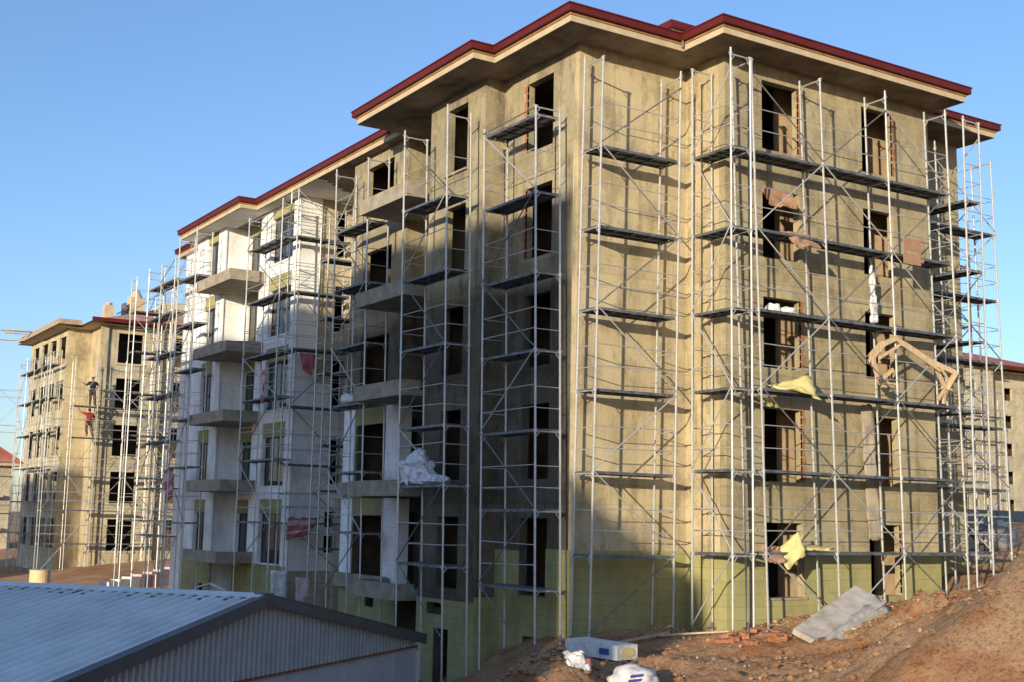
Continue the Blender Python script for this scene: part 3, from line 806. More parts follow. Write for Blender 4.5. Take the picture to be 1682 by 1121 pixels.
m = MB(); lump(m, (-1.38, 5.25, -10.38), (.38, .62, .48), 3, 4, .5); lump(m, (-1.3, 4.35, -10.38), (.28, .5, .14), 8, 3, .5)
pl = sheet_mb([(-1.68, 5.0, -10.35), (-1.68, 5.85, -10.35), (-1.2, 5.45, -9.45), (-1.2, 5.2, -9.5)], 8, 8, .12, 2, 2, .02, .1)
m.add(pl.v, pl.f)
solo('plastic_bundle', m, M['plastic'], 'big crumpled bundle of whitish plastic film on the deck beside the white bay', 'plastic')
m = MB(); lump(m, (-.6, 11.2, -7.84), (.28, .42, .2), 5); lump(m, (-.75, 10.6, -7.84), (.25, .3, .13), 9)
solo('sack', m, M['dirtwhite'], 'white sack lying on the deck at the left end before the near window bay', 'sack', smooth=True)

def banner(lbl, cs, seed, mat='redcloth', mat2='pink', amp=.05):
    b = sheet_mb(cs, 14, 8, amp, 1.5, seed, .012, .07)
    n = len(b.f)
    for i in range(n):
        row = (i // 2) // 14
        if i < 14 * 8 * 2 and row in (2, 5, 6): b.mi[i] = 1
    return solo('banner', b, [M[mat], M[mat2]], lbl, 'banner', smooth=True)
banner('torn red and white banner sheet tied across the recess scaffold', [(-.14, 16.98, -12.1), (.75, 16.98, -11.9), (1.1, 16.98, -11.3), (-.1, 16.98, -11.35)], 3)
banner('faded red and white sheet hanging on the far left end scaffold', [(-1.1, 27.6, -10.9), (-1.1, 26.7, -10.6), (-1.15, 26.6, -9.4), (-1.2, 27.7, -9.5)], 7)
banner('narrow pink sheet hanging before the window of the white bay', [(-.66, 18.55, -7.3), (-.68, 18.2, -7.35), (-.7, 18.15, -6.2), (-.65, 18.5, -6.15)], 9, 'redcloth', 'pink')
banner('dark red cloth hung under a deck of the recess scaffold', [(.25, 17.05, -6.2), (.6, 17.05, -6.35), (.75, 17.03, -5.6), (.1, 17.03, -5.55)], 12, 'redcloth', 'redcloth')
for lbl, x, y, z0, z1, w, red in (('white paper sack standing on the low deck left of the near bay, red edge below', -.9, 13.6, -14.0, -13.2, .42, True),
                                  ('larger white paper sack standing at the foot of the recess', -.6, 16.3, -14.3, -13.1, .55, False)):
    T = thing('paper_sack', lbl, 'sack', (x, y, z0))
    b = sheet_mb([(x - w / 2, y, z0), (x + w / 2, y - .1, z0), (x + w / 2, y, z1), (x - w / 2, y + .06, z1)], 5, 8, .04, 1, 3, .1, .04); part('sack_body', b, M['pink' if red else 'dirtwhite'], T, True)
    if red:
        b = MB(); b.box(x - w / 2, x + w / 2, y - .2, y + .05, z0 - .1, z0 - .02); part('red_base', b, M['red'], T)

# loose boards and bent sheets at the foot of the recess
m = MB(); rn = random.Random(5)
for i in range(14):
    x = rn.uniform(-1.4, .2); y = rn.uniform(13.5, 21.5); z = ground(x, y)
    m = MB(); m.beam((x, y, z + .05), (x + rn.uniform(-.7, .5), y + rn.uniform(-1.2, 1.2), z + rn.uniform(.4, 1.9)), .12, .03)
    solo('plank', m, M['plank'], 'weathered board leaning at the foot of the left wing behind the shed', 'plank', 'weathered boards leaning behind the shed')
m = MB(); pts = [(-2.2, 20.8, -13.95), (-2.0, 20.2, -13.6), (-1.9, 19.3, -13.45), (-1.8, 18.2, -13.6), (-1.7, 17.2, -14.1)]
for p, q in zip(pts, pts[1:]): m.beam((p[0], p[1], p[2] - .22), (q[0], q[1], q[2] - .22), .12, .04)
solo('bent_board', m, M['dirtwhite'], 'bent pale board arched over the shed ridge in front of the white wing', 'board')

# ------------------------------------------------------------------ things lying on the soil
def pallet_box():
    T = thing('insulation_pack', 'long white wrapped pack with a yellow end lying before the near building corner', 'pack', (-2.3, -3.9, ground(-2.3, -3.9)))
    z = -13.92
    c = Vector((-1.95, -3.75, z + .19)); u = Vector((.22, -.975, -.03)); v = Vector((.975, .22, 0))
    b = MB(); b.obox(c, u, v, (0, 0, 1), 1.35, .62, .28); o = part('pack_body', b, M['dirtwhite'], T)
    e = MB(); cc = c + u.normalized() * .68
    mm = MB(); n = 20; w = v.normalized(); up = Vector((0, 0, 1)); un = u.normalized()
    ring_ = [cc + w * .2 * math.cos(t * 2 * math.pi / n) + up * .1 * math.sin(t * 2 * math.pi / n) for t in range(n)]
    mm.add(ring_ + [p + un * .012 for p in ring_], [tuple(range(n, 2 * n))] + [(i, (i + 1) % n, n + (i + 1) % n, n + i) for i in range(n)])
    part('end_disc', mm, M['yellow'], T)
    k = MB(); k.obox(c - w * .313 + u.normalized() * .35, u, w, up, .25, .012, .12); part('dark_label', k, M['blue'], T)
pallet_box()
m = MB(); gz = ground(-3.6, -5.6)
T = thing('printed_sack', 'full white sack with blue print on the soil at the bottom edge', 'sack', (-3.35, -6.6, ground(-3.35, -6.6)))
b = MB(); lump(b, (-3.35, -6.6, ground(-3.35, -6.6) - .05), (.46, .36, .26), 4, 4, .22); part('sack_body', b, M['dirtwhite'], T, True)
for k in range(3):
    b = MB(); b.obox((-3.62 + .05 * k, -6.93 + .01 * k, ground(-3.35, -6.6) + .12 + .075 * k), (1, -.35, .1), (.35, 1, .9), (0, -.6, .8), .22, .03, .035); part('blue_stripe', b, M['blue'], T)
T = thing('crumpled_sack', 'crumpled white and green sack with a red strip half buried in the soil heap', 'sack', (-4.4, -6.4, ground(-4.4, -6.4)))
b = sheet_mb([(-4.62, -6.5, ground(-4.4, -6.4) + .02), (-4.3, -6.6, ground(-4.4, -6.4) + .0), (-4.25, -6.3, ground(-4.4, -6.4) + .30), (-4.55, -6.2, ground(-4.4, -6.4) + .27)], 9, 9, .05, 2, 6, .04, .1)
part('sack_body', b, M['dirtwhite'], T, True)
b = MB(); b.obox((-4.27, -6.56, ground(-4.4, -6.4) + .1), (0, .2, 1), (1, 0, 0), (0, 1, 0), .22, .05, .04); part('red_strip', b, M['redcloth'], T)

# big film covered mortar slab leaning on the heap
z0 = -13.2
T = thing('mortar_slab', 'large grey slab under torn plastic lying tilted on the soil before the green wall', 'slab', (3.6, -4.6, -13.8))
SA, SB = Vector((2.6, -4.9, -13.62)), Vector((5.45, -4.0, -12.80)); su = (SB - SA).normalized(); sv = Vector((-.15, .80, .42)).normalized(); sn = su.cross(sv).normalized()
sv = sn.cross(su).normalized()
b = MB(); b.obox((SA + SB) / 2, su, sv, sn, (SB - SA).length, .8, .12); b.obox((SA + SB) / 2 - sn * .12 + su * .2, su, sv, sn, (SB - SA).length - .3, .5, .10); part('slab', b, M['greyslab'], T)
b = sheet_mb([tuple(SA - sv * .65 - su * .1), tuple(SB - sv * .62 - su * .3), tuple(SB - sv * .18 + sn * .07), tuple(SA - sv * .2 + sn * .07)], 20, 5, .035, 3, 17, .012, .10); part('plastic_cover', b, M['dusty_plastic'], T, True)

# planks, bricks and splinters
rn = random.Random(11)
for i, (x, y, a, Ln, lab) in enumerate(((.3, -1.7, .15, 2.6, 'long pale plank lying along the foot of the tan wall'), (1.9, -2.0, -.5, 1.6, 'short plank lying crosswise below the re-entrant corner'),
                                        (-.9, -1.4, .9, 1.7, 'plank poking out beside the near corner'), (4.4, -4.9, .2, 1.3, 'plank end lying in front of the mortar slab'))):
    m = MB(); z = ground(x, y) + .06
    m.beam((x - Ln / 2 * math.cos(a), y - Ln / 2 * math.sin(a), ground(x - Ln / 2 * math.cos(a), y - Ln / 2 * math.sin(a)) + .08), (x + Ln / 2 * math.cos(a), y + Ln / 2 * math.sin(a), ground(x + Ln / 2 * math.cos(a), y + Ln / 2 * math.sin(a)) + .1), .12, .035)
    solo('plank', m, M['wood'], lab, 'plank', 'planks lying on the soil')
m = MB()
for i in range(26):
    x = rn.uniform(1.6, 4.4); y = -3.1 - rn.uniform(0, 1.0); z = ground(x, y); a = rn.uniform(0, 3.1)
    m.obox((x, y, z + .05), (math.cos(a), math.sin(a), rn.uniform(-.3, .3)), (-math.sin(a), math.cos(a), 0), (0, 0, 1), rn.uniform(.15, .35), .14, .08)
o = solo('broken_bricks', m, M['brick'], 'scattered broken red bricks and roof tiles along the foot of the scaffold', 'bricks', kind='stuff')

# ------------------------------------------------------------------ metal shed, lower left
P0 = Vector((-8.67, -2.73, -12.7)); RD = Vector((-.598, .802, 0)).normalized(); GD = Vector((.802, .598, 0)).normalized()
HW = 6.55; DROP = 1.17; LEN = 15.0; UP = Vector((0, 0, 1))
shed = thing('metal_shed', 'low metal shed with a blue grey ribbed roof and grey corrugated gable', 'shed', tuple((P0 + RD * 7) - UP * 3.2))
def shedP(g, r, z): return P0 + GD * g + RD * r + UP * z
for sgn in (-1, 1):
    m = MB(); pitch = .25; n = int((LEN + .3) / pitch); prof = []
    for i in range(n):
        r0 = -.15 + i * pitch
        prof += [(r0, 0), (r0 + .15, 0), (r0 + .165, .055), (r0 + .215, .055), (r0 + .23, 0)]
    prof.append((-.15 + n * pitch, 0))
    rows = 6
    for k in range(rows + 1):
        g_ = (HW + .25) * k / rows
        for r_, h in prof: m.v.append(tuple(shedP(sgn * g_, r_, -DROP * g_ / HW + h + .03)))
    W = len(prof)
    for k in range(rows):
        for i in range(W - 1):
            q = k * W + i; f = (q, q + 1, q + W + 1, q + W); m.f.append(f if sgn < 0 else f[::-1]); m.mi.append(0)
    part('roof_panel', m, M['shedroof'], shed)
m = MB()
for i in range(28):
    r0 = -.1 + i * (LEN + .2) / 28
    for sgn in (-1, 1):
        a = shedP(0, r0, .085); b_ = shedP(0, r0 + (LEN + .2) / 28 - .01, .085); c = shedP(sgn * .28, r0 + (LEN + .2) / 28 - .01, .035); d = shedP(sgn * .28, r0, .035)
        lo = UP * .02; vs = [a, b_, c, d] + [v - lo for v in (a, b_, c, d)]
        m.add(vs, [(0, 1, 2, 3), (7, 6, 5, 4), (0, 4, 5, 1), (2, 6, 7, 3), (1, 5, 6, 2), (3, 7, 4, 0)])
part('ridge_cap', m, M['shedroof'], shed)
rn = random.Random(2)
for i in range(34):
    m = MB(); r0 = rn.uniform(.2, 11); gg = -rn.uniform(.32, .5); c = shedP(gg, r0, -DROP * abs(gg) / HW + .05)
    m.obox(c, RD, GD, UP, rn.uniform(.06, .16), .05, .02)
    part('ridge_filler', m, M['trim'], shed)
# gable wall, corrugated
def corr(mb, g0, g1, topf, zlo, r, n_per=.16):
    n = int((g1 - g0) / n_per); pr = []
    for i in range(n):
        g = g0 + i * n_per; pr += [(g, 0), (g + .07, 0), (g + .085, .06), (g + .145, .06)]
    pr.append((g0 + n * n_per, 0)); W = len(pr)
    for lvl in (0, 1):
        for g, h in pr: mb.v.append(tuple(shedP(g, r - h, zlo if lvl == 0 else topf(g))))
    for i in range(W - 1): mb.f.append((i, i + W, i + W + 1, i + 1)[::-1]); mb.mi.append(0)
m = MB(); corr(m, -HW, HW, lambda g: -DROP * abs(g) / HW - .03, -1.36, .02); part('gable_cladding', m, M['shedwall'], shed)
for sgn in (-1, 1):
    m = MB(); u = (GD * sgn * HW - UP * DROP).normalized(); mid = shedP(sgn * HW / 2, -.16, -DROP / 2 - .05); nn = RD.cross(u).normalized()
    ln = math.hypot(HW, DROP) + (.25 if sgn > 0 else .25)
    m.obox(mid, u, RD, nn, ln, .05, .19); m.obox(mid + RD * .11 + nn * (.11 if nn.z > 0 else -.11), u, RD, nn, ln, .28, .02)
    part('barge_board', m, M['trim'], shed)
m = MB(); zlo = -3.6
m.obox(shedP(0, .06, (-1.40 + zlo) / 2), GD, RD, UP, 2 * HW, .06, -1.40 - zlo)
for i in range(13): m.obox(shedP(-HW + 2 * HW * i / 12, .02, (-1.42 + zlo) / 2), GD, RD, UP, .05, .025, -1.42 - zlo - .02)
part('gable_wall', m, M['shedwhite'], shed)
m = MB(); m.obox(shedP(0, -.01, -1.385), GD, RD, UP, 2 * HW, .05, .035); part('rusty_flashing', m, M['rust'], shed)
for sgn in (-1, 1):
    m = MB(); m.obox(shedP(sgn * (HW - .02), LEN / 2 + .12, (-1.38 + zlo) / 2), RD, GD, UP, LEN - .1, .06, -1.38 - zlo); part('side_wall', m, M['shedwhite'], shed)
m = MB(); m.obox(shedP(0, LEN - .03, (-1.4 + zlo) / 2), GD, RD, UP, 2 * HW - .1, .06, -1.4 - zlo); part('back_wall', m, M['shedwhite'], shed)
m = MB(); m.tube(shedP(HW + .02, -.02, -1.45), shedP(HW + .02, -.02, zlo), .05); part('downpipe', m, M['shedwhite'], shed)

# ------------------------------------------------------------------ background block, left
def bg_block():
    B = thing('apartment_building', 'unplastered pale apartment block with bare window openings and a tall chimney, behind on the left', 'building', (6, 58, -15.3))
    z0 = -.5; T = lambda k: z0 - SP * k; zt = z0 + .42; zb = -16.5
    def w(mat, *a, **k):
        mb = MB(); grid_wall(mb, *a, th=.14, **k); part('wall', mb, M[mat], B)
    w('block', 'X', 52.6, 2.33, 14, zb, zt, [(3.24, 4.72, T(k) - 1.85, T(k)) for k in range(5)] + [(6.75, 8.3, T(k) - 1.85, T(k)) for k in range(5)] + [(10, 11.4, T(k) - 1.85, T(k)) for k in range(5)], -1)
    w('tan', 'Y', 2.33, 52.822, 55.4, zb, zt, (), -1)
    w('tan', 'X', 55.4, .93, 2.552, zb, zt, (), -1)
    w('block', 'Y', .93, 55.622, 65.8, zb, zt, [(a, b, T(k) - 1.8, T(k)) for k in range(6) for a, b in ((55.95, 57.7), (58.45, 60.2), (60.85, 62.6), (63.4, 65.1)) if k < 5], -1)
    w('block', 'X', 65.8, 1.152, 14, zb, zt, (), 1); w('block', 'Y', 14, 52.822, 65.578, zb, zt, (), 1)
    mb = MB()
    for k in range(1, 6): mb.box(2.6, 13.7, 52.9, 65.5, T(k) + .25, T(k) + .4)
    part('floor_slab', mb, M['inside'], B)
    mb = MB()
    for k in range(5): mb.box(2.6, 13.7, 54.9, 55.02, T(k) - 2.4, T(k) + .24); mb.box(3.6, 3.7, 55.7, 65.5, T(k) - 2.4, T(k) + .24)
    part('interior_wall', mb, M['inside'], B)
    mb = MB(); mb.box(5.5, 5.95, 52.42, 52.597, zb, zt); mb.box(2.15, 2.6, 52.45, 52.597, zb, zt); part('pilaster', mb, M['tan'], B)
    for k in range(5):
        for a, b in ((3.24, 4.72), (6.75, 8.3)):
            mb = MB(); mb.box(a - .12, b + .12, 52.5, 52.597, T(k) - 1.97, T(k) - 1.86); part('window_sill', mb, M['fascia'], B)
            mb = MB(); mb.box(a - .1, b + .1, 52.56, 52.597, T(k) + .01, T(k) + .14); part('window_head', mb, M['fascia'], B)
    P = [(14.8, 51.8), (1.5, 51.8), (1.5, 54.6), (.15, 54.6), (.15, 66.6), (14.8, 66.6)]
    mb = MB(); tri_prism(mb, P, zt, zt + .15); ro = part('roof', mb, M['fascia'], B)
    mb = MB(); mb.box(1.4, 14.9, 51.66, 51.8, zt + .1, zt + .32); part('gutter', mb, M['red'], ro)
    mb = MB(); hip(mb, 1.5, 14.8, 51.8, 66.6, zt + .16, 19); part('roof_tiles', mb, M['pale_tile'], ro)
    mb = MB(); mb.box(.2, 1.6, 55, 66.5, zt + .155, zt + .5); part('formwork', mb, M['plank'], ro)
    for i, (y, z, ln) in enumerate(((65.6, zt - .1, 3.0), (64.0, zt + .35, 2.6), (62.5, zt + .2, 2.2), (65.9, zt + .45, 1.6))):
        mb = MB(); mb.beam((1.2, y - .5, z + .3), (.2 - ln * .62, y + .4, z + .35), .2, .06); part('formwork_plank', mb, M['plank'], ro)
    mb = MB(); mb.box(4.6, 5.5, 55.5, 56.4, zt + .3, 2.3); mb.tube((5.05, 55.95, 2.3), (5.05, 55.95, 2.85), .44, 16, .16); part('chimney', mb, M['fascia'], ro)
    mb = MB(); mb.box(4.25, 4.4, 55.6, 56.3, zt + .3, 1.9); mb.beam((3.8, 55.6, 1.1), (4.5, 55.6, 1.6), .08, .06); part('chimney_plank', mb, M['steel_dark'], ro)
    mb = MB(); mb.box(2.9, 3.5, 55.0, 55.6, zt + .3, 1.55); mb.tube((3.2, 55.3, 1.5), (3.2, 55.3, 1.72), .22, 12); part('vent', mb, M['fascia'], ro)
    mb = MB(); mb.add([(6.3, 56, zt + .5), (13, 56, zt + .5), (13, 56, 2.3), (7.1, 56, 2.3), (6.3, 64, zt + .5), (13, 64, zt + .5), (13, 64, 2.3), (7.1, 64, 2.3)],
                      [(0, 1, 2, 3), (7, 6, 5, 4), (0, 4, 5, 1), (3, 2, 6, 7), (0, 3, 7, 4), (1, 5, 6, 2)]); part('stair_head', mb, M['block'], ro)
    return B
bg_block()
scaffold('far scaffold with two workmen on it, before the wide face of the pale left block', 'X', [-.9, .5, 1.9, 3.6, 5.2, 6.7, 8.1], 51.9, 51.2, -2.5, [-5.17, -7.0, -9.25, -11.2, -13.1], 0, 31, zb=-15.2, far=True, skip={(0, 0), (0, 1), (3, 3)}, inner_rail=True)
scaffold('single slim scaffold tower rising above the roof of the pale left block', 'X', [4.75, 7.0], 50.6, 49.9, 2.2, [-1.7, -4.1, -6.6, -9.6, -12.0], 0, 32, zb=-15.2, far=True)
scaffold('far scaffold along the narrow windows on the side of the pale left block', 'Y', [55.3, 57.5, 59.7, 61.9, 64.1], .6, -.05, -1.6, [-2.4, -4.4, -6.5, -8.6, -10.7, -12.7], 0, 33, zb=-15.2, far=True, skip={(0, 3)})
scaffold('far scaffold past the back corner of the pale left block, against the sky', 'X', [-1.6, .5], 66.5, 67.2, -1.9, [-4.2, -6.6, -9.0, -11.5], 0, 34, zb=-15.2, far=True, skip={(0, 0), (0, 1)}, inner_rail=True)

# far left house with red hip roof
def far_house():
    B = thing('apartment_building', 'low far block with a red hipped roof and balconies at the left edge', 'building', (1, 97, -15.5))
    mb = MB(); grid_wall(mb, 'X', 93, -9, 5.5, -16.5, -7.5, [(x, x + 1.7, z - 1.7, z) for z in (-7.8, -10.55, -13.3) for x in (2.4, -.6, -4)], -1); part('wall', mb, M['block'], B)
    mb = MB(); grid_wall(mb, 'Y', 5.5, 93.222, 104, -16.5, -7.5, (), 1); part('wall', mb, M['block'], B)
    mb = MB(); mb.box(-9, 5.2, 94.4, 94.5, -16.4, -7.52); part('interior_wall', mb, M['inside'], B)
    for z in (-10, -12.8):
        mb = MB(); mb.box(-8, 4.7, 91.9, 92.99, z - .2, z); part('balcony', mb, M['fascia'], B)
    mb = MB(); mb.box(-10, 6.3, 92.2, 105, -7.5, -7.25); ro = part('roof', mb, M['fascia'], B)
    mb = MB(); hip(mb, -10.1, 6.4, 92.1, 105.1, -7.24, 38); part('roof_tiles', mb, M['tile'], ro)
    mb = MB(); mb.box(1.8, 3.6, 99, 100.5, -6, -3.7); part('chimney', mb, M['fascia'], ro)
far_house()

# background block, right
def bg_right():
    B = thing('apartment_building', 'distant six storey block with a red roof and small paired windows, far right', 'building', (90, 62, -12))
    zt = 4.6; zb = -13.5
    hs = []
    for k in range(6):
        z = 3.1 - 2.85 * k
        for x in (79.5, 81.2, 85.6, 87.0): hs.append((x, x + .95, z - 1.15, z))
    mb = MB(); grid_wall(mb, 'X', 56.5, 76, 90.6, zb, zt, hs, -1); part('wall', mb, M['block'], B)
    mb = MB(); grid_wall(mb, 'Y', 90.6, 56.722, 58.5, zb, zt, (), 1); part('wall', mb, M['block'], B)
    hs = [(x, x + 1.2, 3.1 - 2.85 * k - 1.3, 3.1 - 2.85 * k) for k in range(6) for x in (91.6, 95.0)]
    mb = MB(); grid_wall(mb, 'X', 58.5, 90.822, 102, zb, zt, hs, -1); part('wall', mb, M['block'], B)
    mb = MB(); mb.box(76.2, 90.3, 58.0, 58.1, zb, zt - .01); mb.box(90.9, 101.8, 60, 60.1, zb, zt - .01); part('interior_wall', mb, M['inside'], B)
    P = [(103, 57.4), (91.6, 57.4), (91.6, 55.4), (75, 55.4), (75, 70), (103, 70)]
    mb = MB(); tri_prism(mb, P, zt, zt + .25); ro = part('roof', mb, M['fascia'], B)
    mb = MB(); hip(mb, 74.9, 103.1, 55.3, 70.1, zt + .26, 17); part('roof_tiles', mb, M['tile'], ro)
bg_right()
scaffold('distant scaffold on the block with small paired windows', 'X', [80.5, 83, 85.5, 88, 90.5], 56.0, 55.3, 1.2, [-.4, -2.8, -5.2, -7.6, -10], 0, 41, zb=-12, far=True)

# site road, kerb and grey barrier behind the right end
m = MB()
for i in range(24):
    x = 24 + i * 3.2; y = 22 + i * .35
    m.obox((x, y, ground(x, y, False) + .45), (1, .11, 0), (-.11, 1, 0), (0, 0, 1), 3.1, .16, .7)
solo('site_fence', m, M['steel_dark'], 'low grey sheet fence crossing the red soil beyond the right end of the building', 'fence')
for lbl, x, y, w, h, mt in (('pile of pale cement bags on the soil beyond the right end', 23, 9, 1.6, .9, 'dirtwhite'), ('dark tarpaulin heap beside the back right corner', 18.5, 2.5, 1.0, .9, 'steel_dark')):
    m = MB(); lump(m, (x, y, ground(x, y) - .1), (w, w * .6, h * .6), 3, 3, .5); solo('material_heap', m, M[mt], lbl, 'heap', smooth=True)

# barrel, insulation packs behind the shed ridge
T = thing('barrel', 'plain tan barrel standing behind the shed ridge at far left', 'barrel', (-3.9, 36.5, -15.4))
b = MB(); b.tube((-3.9, 36.5, -15.4), (-3.9, 36.5, -13.95), .46, 24); part('barrel_body', b, M['barrel'], T, False)
b = MB(); b.tube((-3.9, 36.5, -13.949), (-3.9, 36.5, -13.92), .48, 24); part('rim', b, M['fascia'], T)
A0 = Vector((-.2, 38.6, -15)); D0 = Vector((.86, .5, 0)).normalized()
for i in range(7):
    c = A0 + D0 * (.72 * i); z = -14.6 + .1 * i - (.0)
    T = thing('insulation_pack', ['leftmost cream pack of the row on the soil behind the shed', 'second cream pack from the left in the row behind the shed', 'third cream pack from the left in the row behind the shed', 'pink pack with red stripe in the middle of the row behind the shed', 'pink pack with red stripe, third from the right behind the shed', 'plain pink pack, second from the right behind the shed', 'rightmost plain pink pack of the row behind the shed'][i], 'pack', (c.x, c.y, -15.3), 'insulation packs in a row behind the shed')
    b = MB(); b.obox((c.x, c.y, (z - 15.3) / 2), D0, (-D0.y, D0.x, 0), UP, .66, .6, z + 15.3); part('pack_body', b, M['dirtwhite' if i < 3 else 'pink'], T)
    if i in (3, 4):
        b = MB(); b.obox((c.x + D0.y * .31, c.y - D0.x * .31, (z - 15.3) / 2 + .1), D0, (-D0.y, D0.x, 0), UP, .26, .03, z + 15.0); part('red_stripe', b, M['redcloth'], T)

# overhead cables
for lbl, p, q in (('thin dark cable from the slim tower to the far end scaffold, upper one', (4.8, 49.9, 2.0), (-.2, 32.5, -.4)), ('thin sloping cable from the far end scaffold down to the left block roof', (-.2, 32.5, -.9), (6, 51.9, .5))):
    m = MB(); pts = []; p = Vector(p); q = Vector(q)
    for i in range(13):
        t = i / 12; pts.append(p.lerp(q, t) - UP * .25 * math.sin(math.pi * t))
    for a, b in zip(pts, pts[1:]): m.tube(a, b, .018, 6)
    solo('cable', m, M['trim'], lbl, 'cable')

# ------------------------------------------------------------------ workmen
def figure(name, label, base, joints, edges, radii, mats, face_mat, faceaim, clothes):
    T = thing(name, label, 'person', base)
    def skin(nm, js, es, rs, mat, parent, sub=2):
        me = bpy.data.meshes.new(nm); keys = list(js); me.from_pydata([js[k] for k in keys], [(keys.index(a), keys.index(b)) for a, b in es], [])
        o = bpy.data.objects.new(nm, me); COL.objects.link(o); o.parent = parent; me.materials.append(M[mat])
        sk = o.modifiers.new('Skin', 'SKIN'); sk.use_smooth_shade = True
        if not me.skin_vertices: me.attributes.new('skin_vertex', 'FLOAT', 'POINT') if False else None
        for i, k in enumerate(keys):
            r = rs[k]; me.skin_vertices[0].data[i].radius = (r, r) if isinstance(r, (int, float)) else r
            me.skin_vertices[0].data[i].use_root = (i == 0)
        o.modifiers.new('Sub', 'SUBSURF').levels = sub; o.modifiers['Sub'].render_levels = sub
        return o
    body = skin('body', joints, edges, radii, 'skin', T)
    for nm, js, es, rs, mat in clothes: skin(nm, js, es, rs, mat, T)
    # face and hair
    h = Vector(joints['head']); f = Vector(faceaim).normalized(); s_ = f.cross(UP).normalized()
    b = MB()
    bm = bmesh.new(); bmesh.ops.create_uvsphere(bm, u_segments=14, v_segments=10, radius=1)
    o0 = len(b.v)
    for v in bm.verts:
        p = v.co; q = h + s_ * p.x * .085 + f * (p.y * .10 - .018) + UP * (p.z * .105 + .035)
        b.v.append(tuple(q))
    for fc in bm.faces:
        c = fc.calc_center_median()
        if c.z > .15 or c.y < -.25: b.f.append(tuple(o0 + v.index for v in fc.verts)); b.mi.append(0)
    bm.free()
    me = b.mesh('hair', M['hair'], (0, 0, 0), True); ho = bpy.data.objects.new('hair', me); COL.objects.link(ho); ho.parent = T
    b = MB(); b.tube(h + f * .085, h + f * .118 - UP * .02, .014, 6, .018)
    for e in (-1, 1): b.tube(h + f * .086 + s_ * e * .032 + UP * .022, h + f * .094 + s_ * e * .032 + UP * .022, .010, 6)
    me = b.mesh('face', M['skin'], (0, 0, 0)); fo = bpy.data.objects.new('face', me); COL.objects.link(fo); fo.parent = T
    return T
def person(label, base, pose, shirt, trousers, aim):
    J = dict(pose)
    E_ = [('pelvis', 'waist'), ('waist', 'chest'), ('chest', 'neck'), ('neck', 'head'), ('head', 'crown')]
    Rr = dict(pelvis=(.13, .1), waist=(.115, .085), chest=(.15, .1), neck=.05, head=(.078, .088), crown=.055)
    for s in 'lr':
        E_ += [('pelvis', 'hip' + s), ('hip' + s, 'knee' + s), ('knee' + s, 'ank' + s), ('ank' + s, 'toe' + s), ('chest', 'sh' + s), ('sh' + s, 'elb' + s), ('elb' + s, 'wri' + s), ('wri' + s, 'palm' + s)]
        Rr.update({'hip' + s: .085, 'knee' + s: .055, 'ank' + s: .04, 'toe' + s: (.04, .03), 'sh' + s: .055, 'elb' + s: .04, 'wri' + s: .026, 'palm' + s: (.035, .018)})
        pw = Vector(J['wri' + s]); pp = Vector(J['palm' + s]); d = (pp - pw).normalized(); a = d.orthogonal().normalized()
        for i in range(4):
            k = 'f%d%s' % (i, s); k2 = k + 'b'; off = a * (.027 * (i - 1.5) / 1.5)
            J[k] = tuple(pp + d * .035 + off); J[k2] = tuple(pp + d * (.075 - .006 * abs(i - 1.3)) + off + d.cross(a) * .02)
            E_ += [('palm' + s, k), (k, k2)]; Rr[k] = .010; Rr[k2] = .008
        J['t' + s] = tuple(pp - d * .01 + a * .05); E_.append(('palm' + s, 't' + s)); Rr['t' + s] = .010
    tor = {k: J[k] for k in ('pelvis', 'waist', 'chest', 'shl', 'shr', 'elbl', 'elbr')}
    nb = tuple(Vector(J['chest']).lerp(Vector(J['neck']), .6)); tor['nb'] = nb
    te = [('pelvis', 'waist'), ('waist', 'chest'), ('chest', 'nb'), ('chest', 'shl'), ('chest', 'shr'), ('shl', 'elbl'), ('shr', 'elbr')]
    trr = dict(pelvis=(.18, .14), waist=(.17, .13), chest=(.205, .15), nb=.085, shl=.095, shr=.095, elbl=.065, elbr=.065)
    lg = {k: J[k] for k in ('pelvis', 'hipl', 'hipr', 'kneel', 'kneer', 'ankl', 'ankr')}
    le = [('pelvis', 'hipl'), ('pelvis', 'hipr'), ('hipl', 'kneel'), ('hipr', 'kneer'), ('kneel', 'ankl'), ('kneer', 'ankr')]
    lr = dict(pelvis=(.175, .135), hipl=.125, hipr=.125, kneel=.092, kneer=.092, ankl=.07, ankr=.07)
    shoes = {'a': J['ankl'], 'b': J['toel']}; sh2 = {'a': J['ankr'], 'b': J['toer']}
    low = lambda d: {k: (v[0], v[1], .04) for k, v in d.items()} if False else d
    return figure('person', label, base, J, E_, Rr, None, 'skin', aim,
                  [('shirt', tor, te, trr, shirt), ('trousers', lg, le, lr, trousers), ('shoe', shoes, [('a', 'b')], {'a': .058, 'b': (.05, .042)}, 'hair'), ('shoe', sh2, [('a', 'b')], {'a': .058, 'b': (.05, .042)}, 'hair')])
standing = dict(pelvis=(0, 0, .93), waist=(0, 0, 1.08), chest=(0, .0, 1.32), neck=(0, 0, 1.48), head=(0, -.02, 1.60), crown=(0, -.02, 1.69),
                hipl=(-.09, 0, .87), kneel=(-.10, -.03, .48), ankl=(-.10, 0, .08), toel=(-.12, -.16, .04),
                hipr=(.09, 0, .87), kneer=(.15, -.02, .48), ankr=(.19, .02, .08), toer=(.24, -.13, .04),
                shl=(-.18, 0, 1.38), elbl=(-.36, .05, 1.2), wril=(-.5, -.02, 1.3), palml=(-.57, -.03, 1.33),
                shr=(.18, 0, 1.38), elbr=(.42, .06, 1.2), wrir=(.2, -.06, 1.04), palmr=(.15, -.09, 1.0))
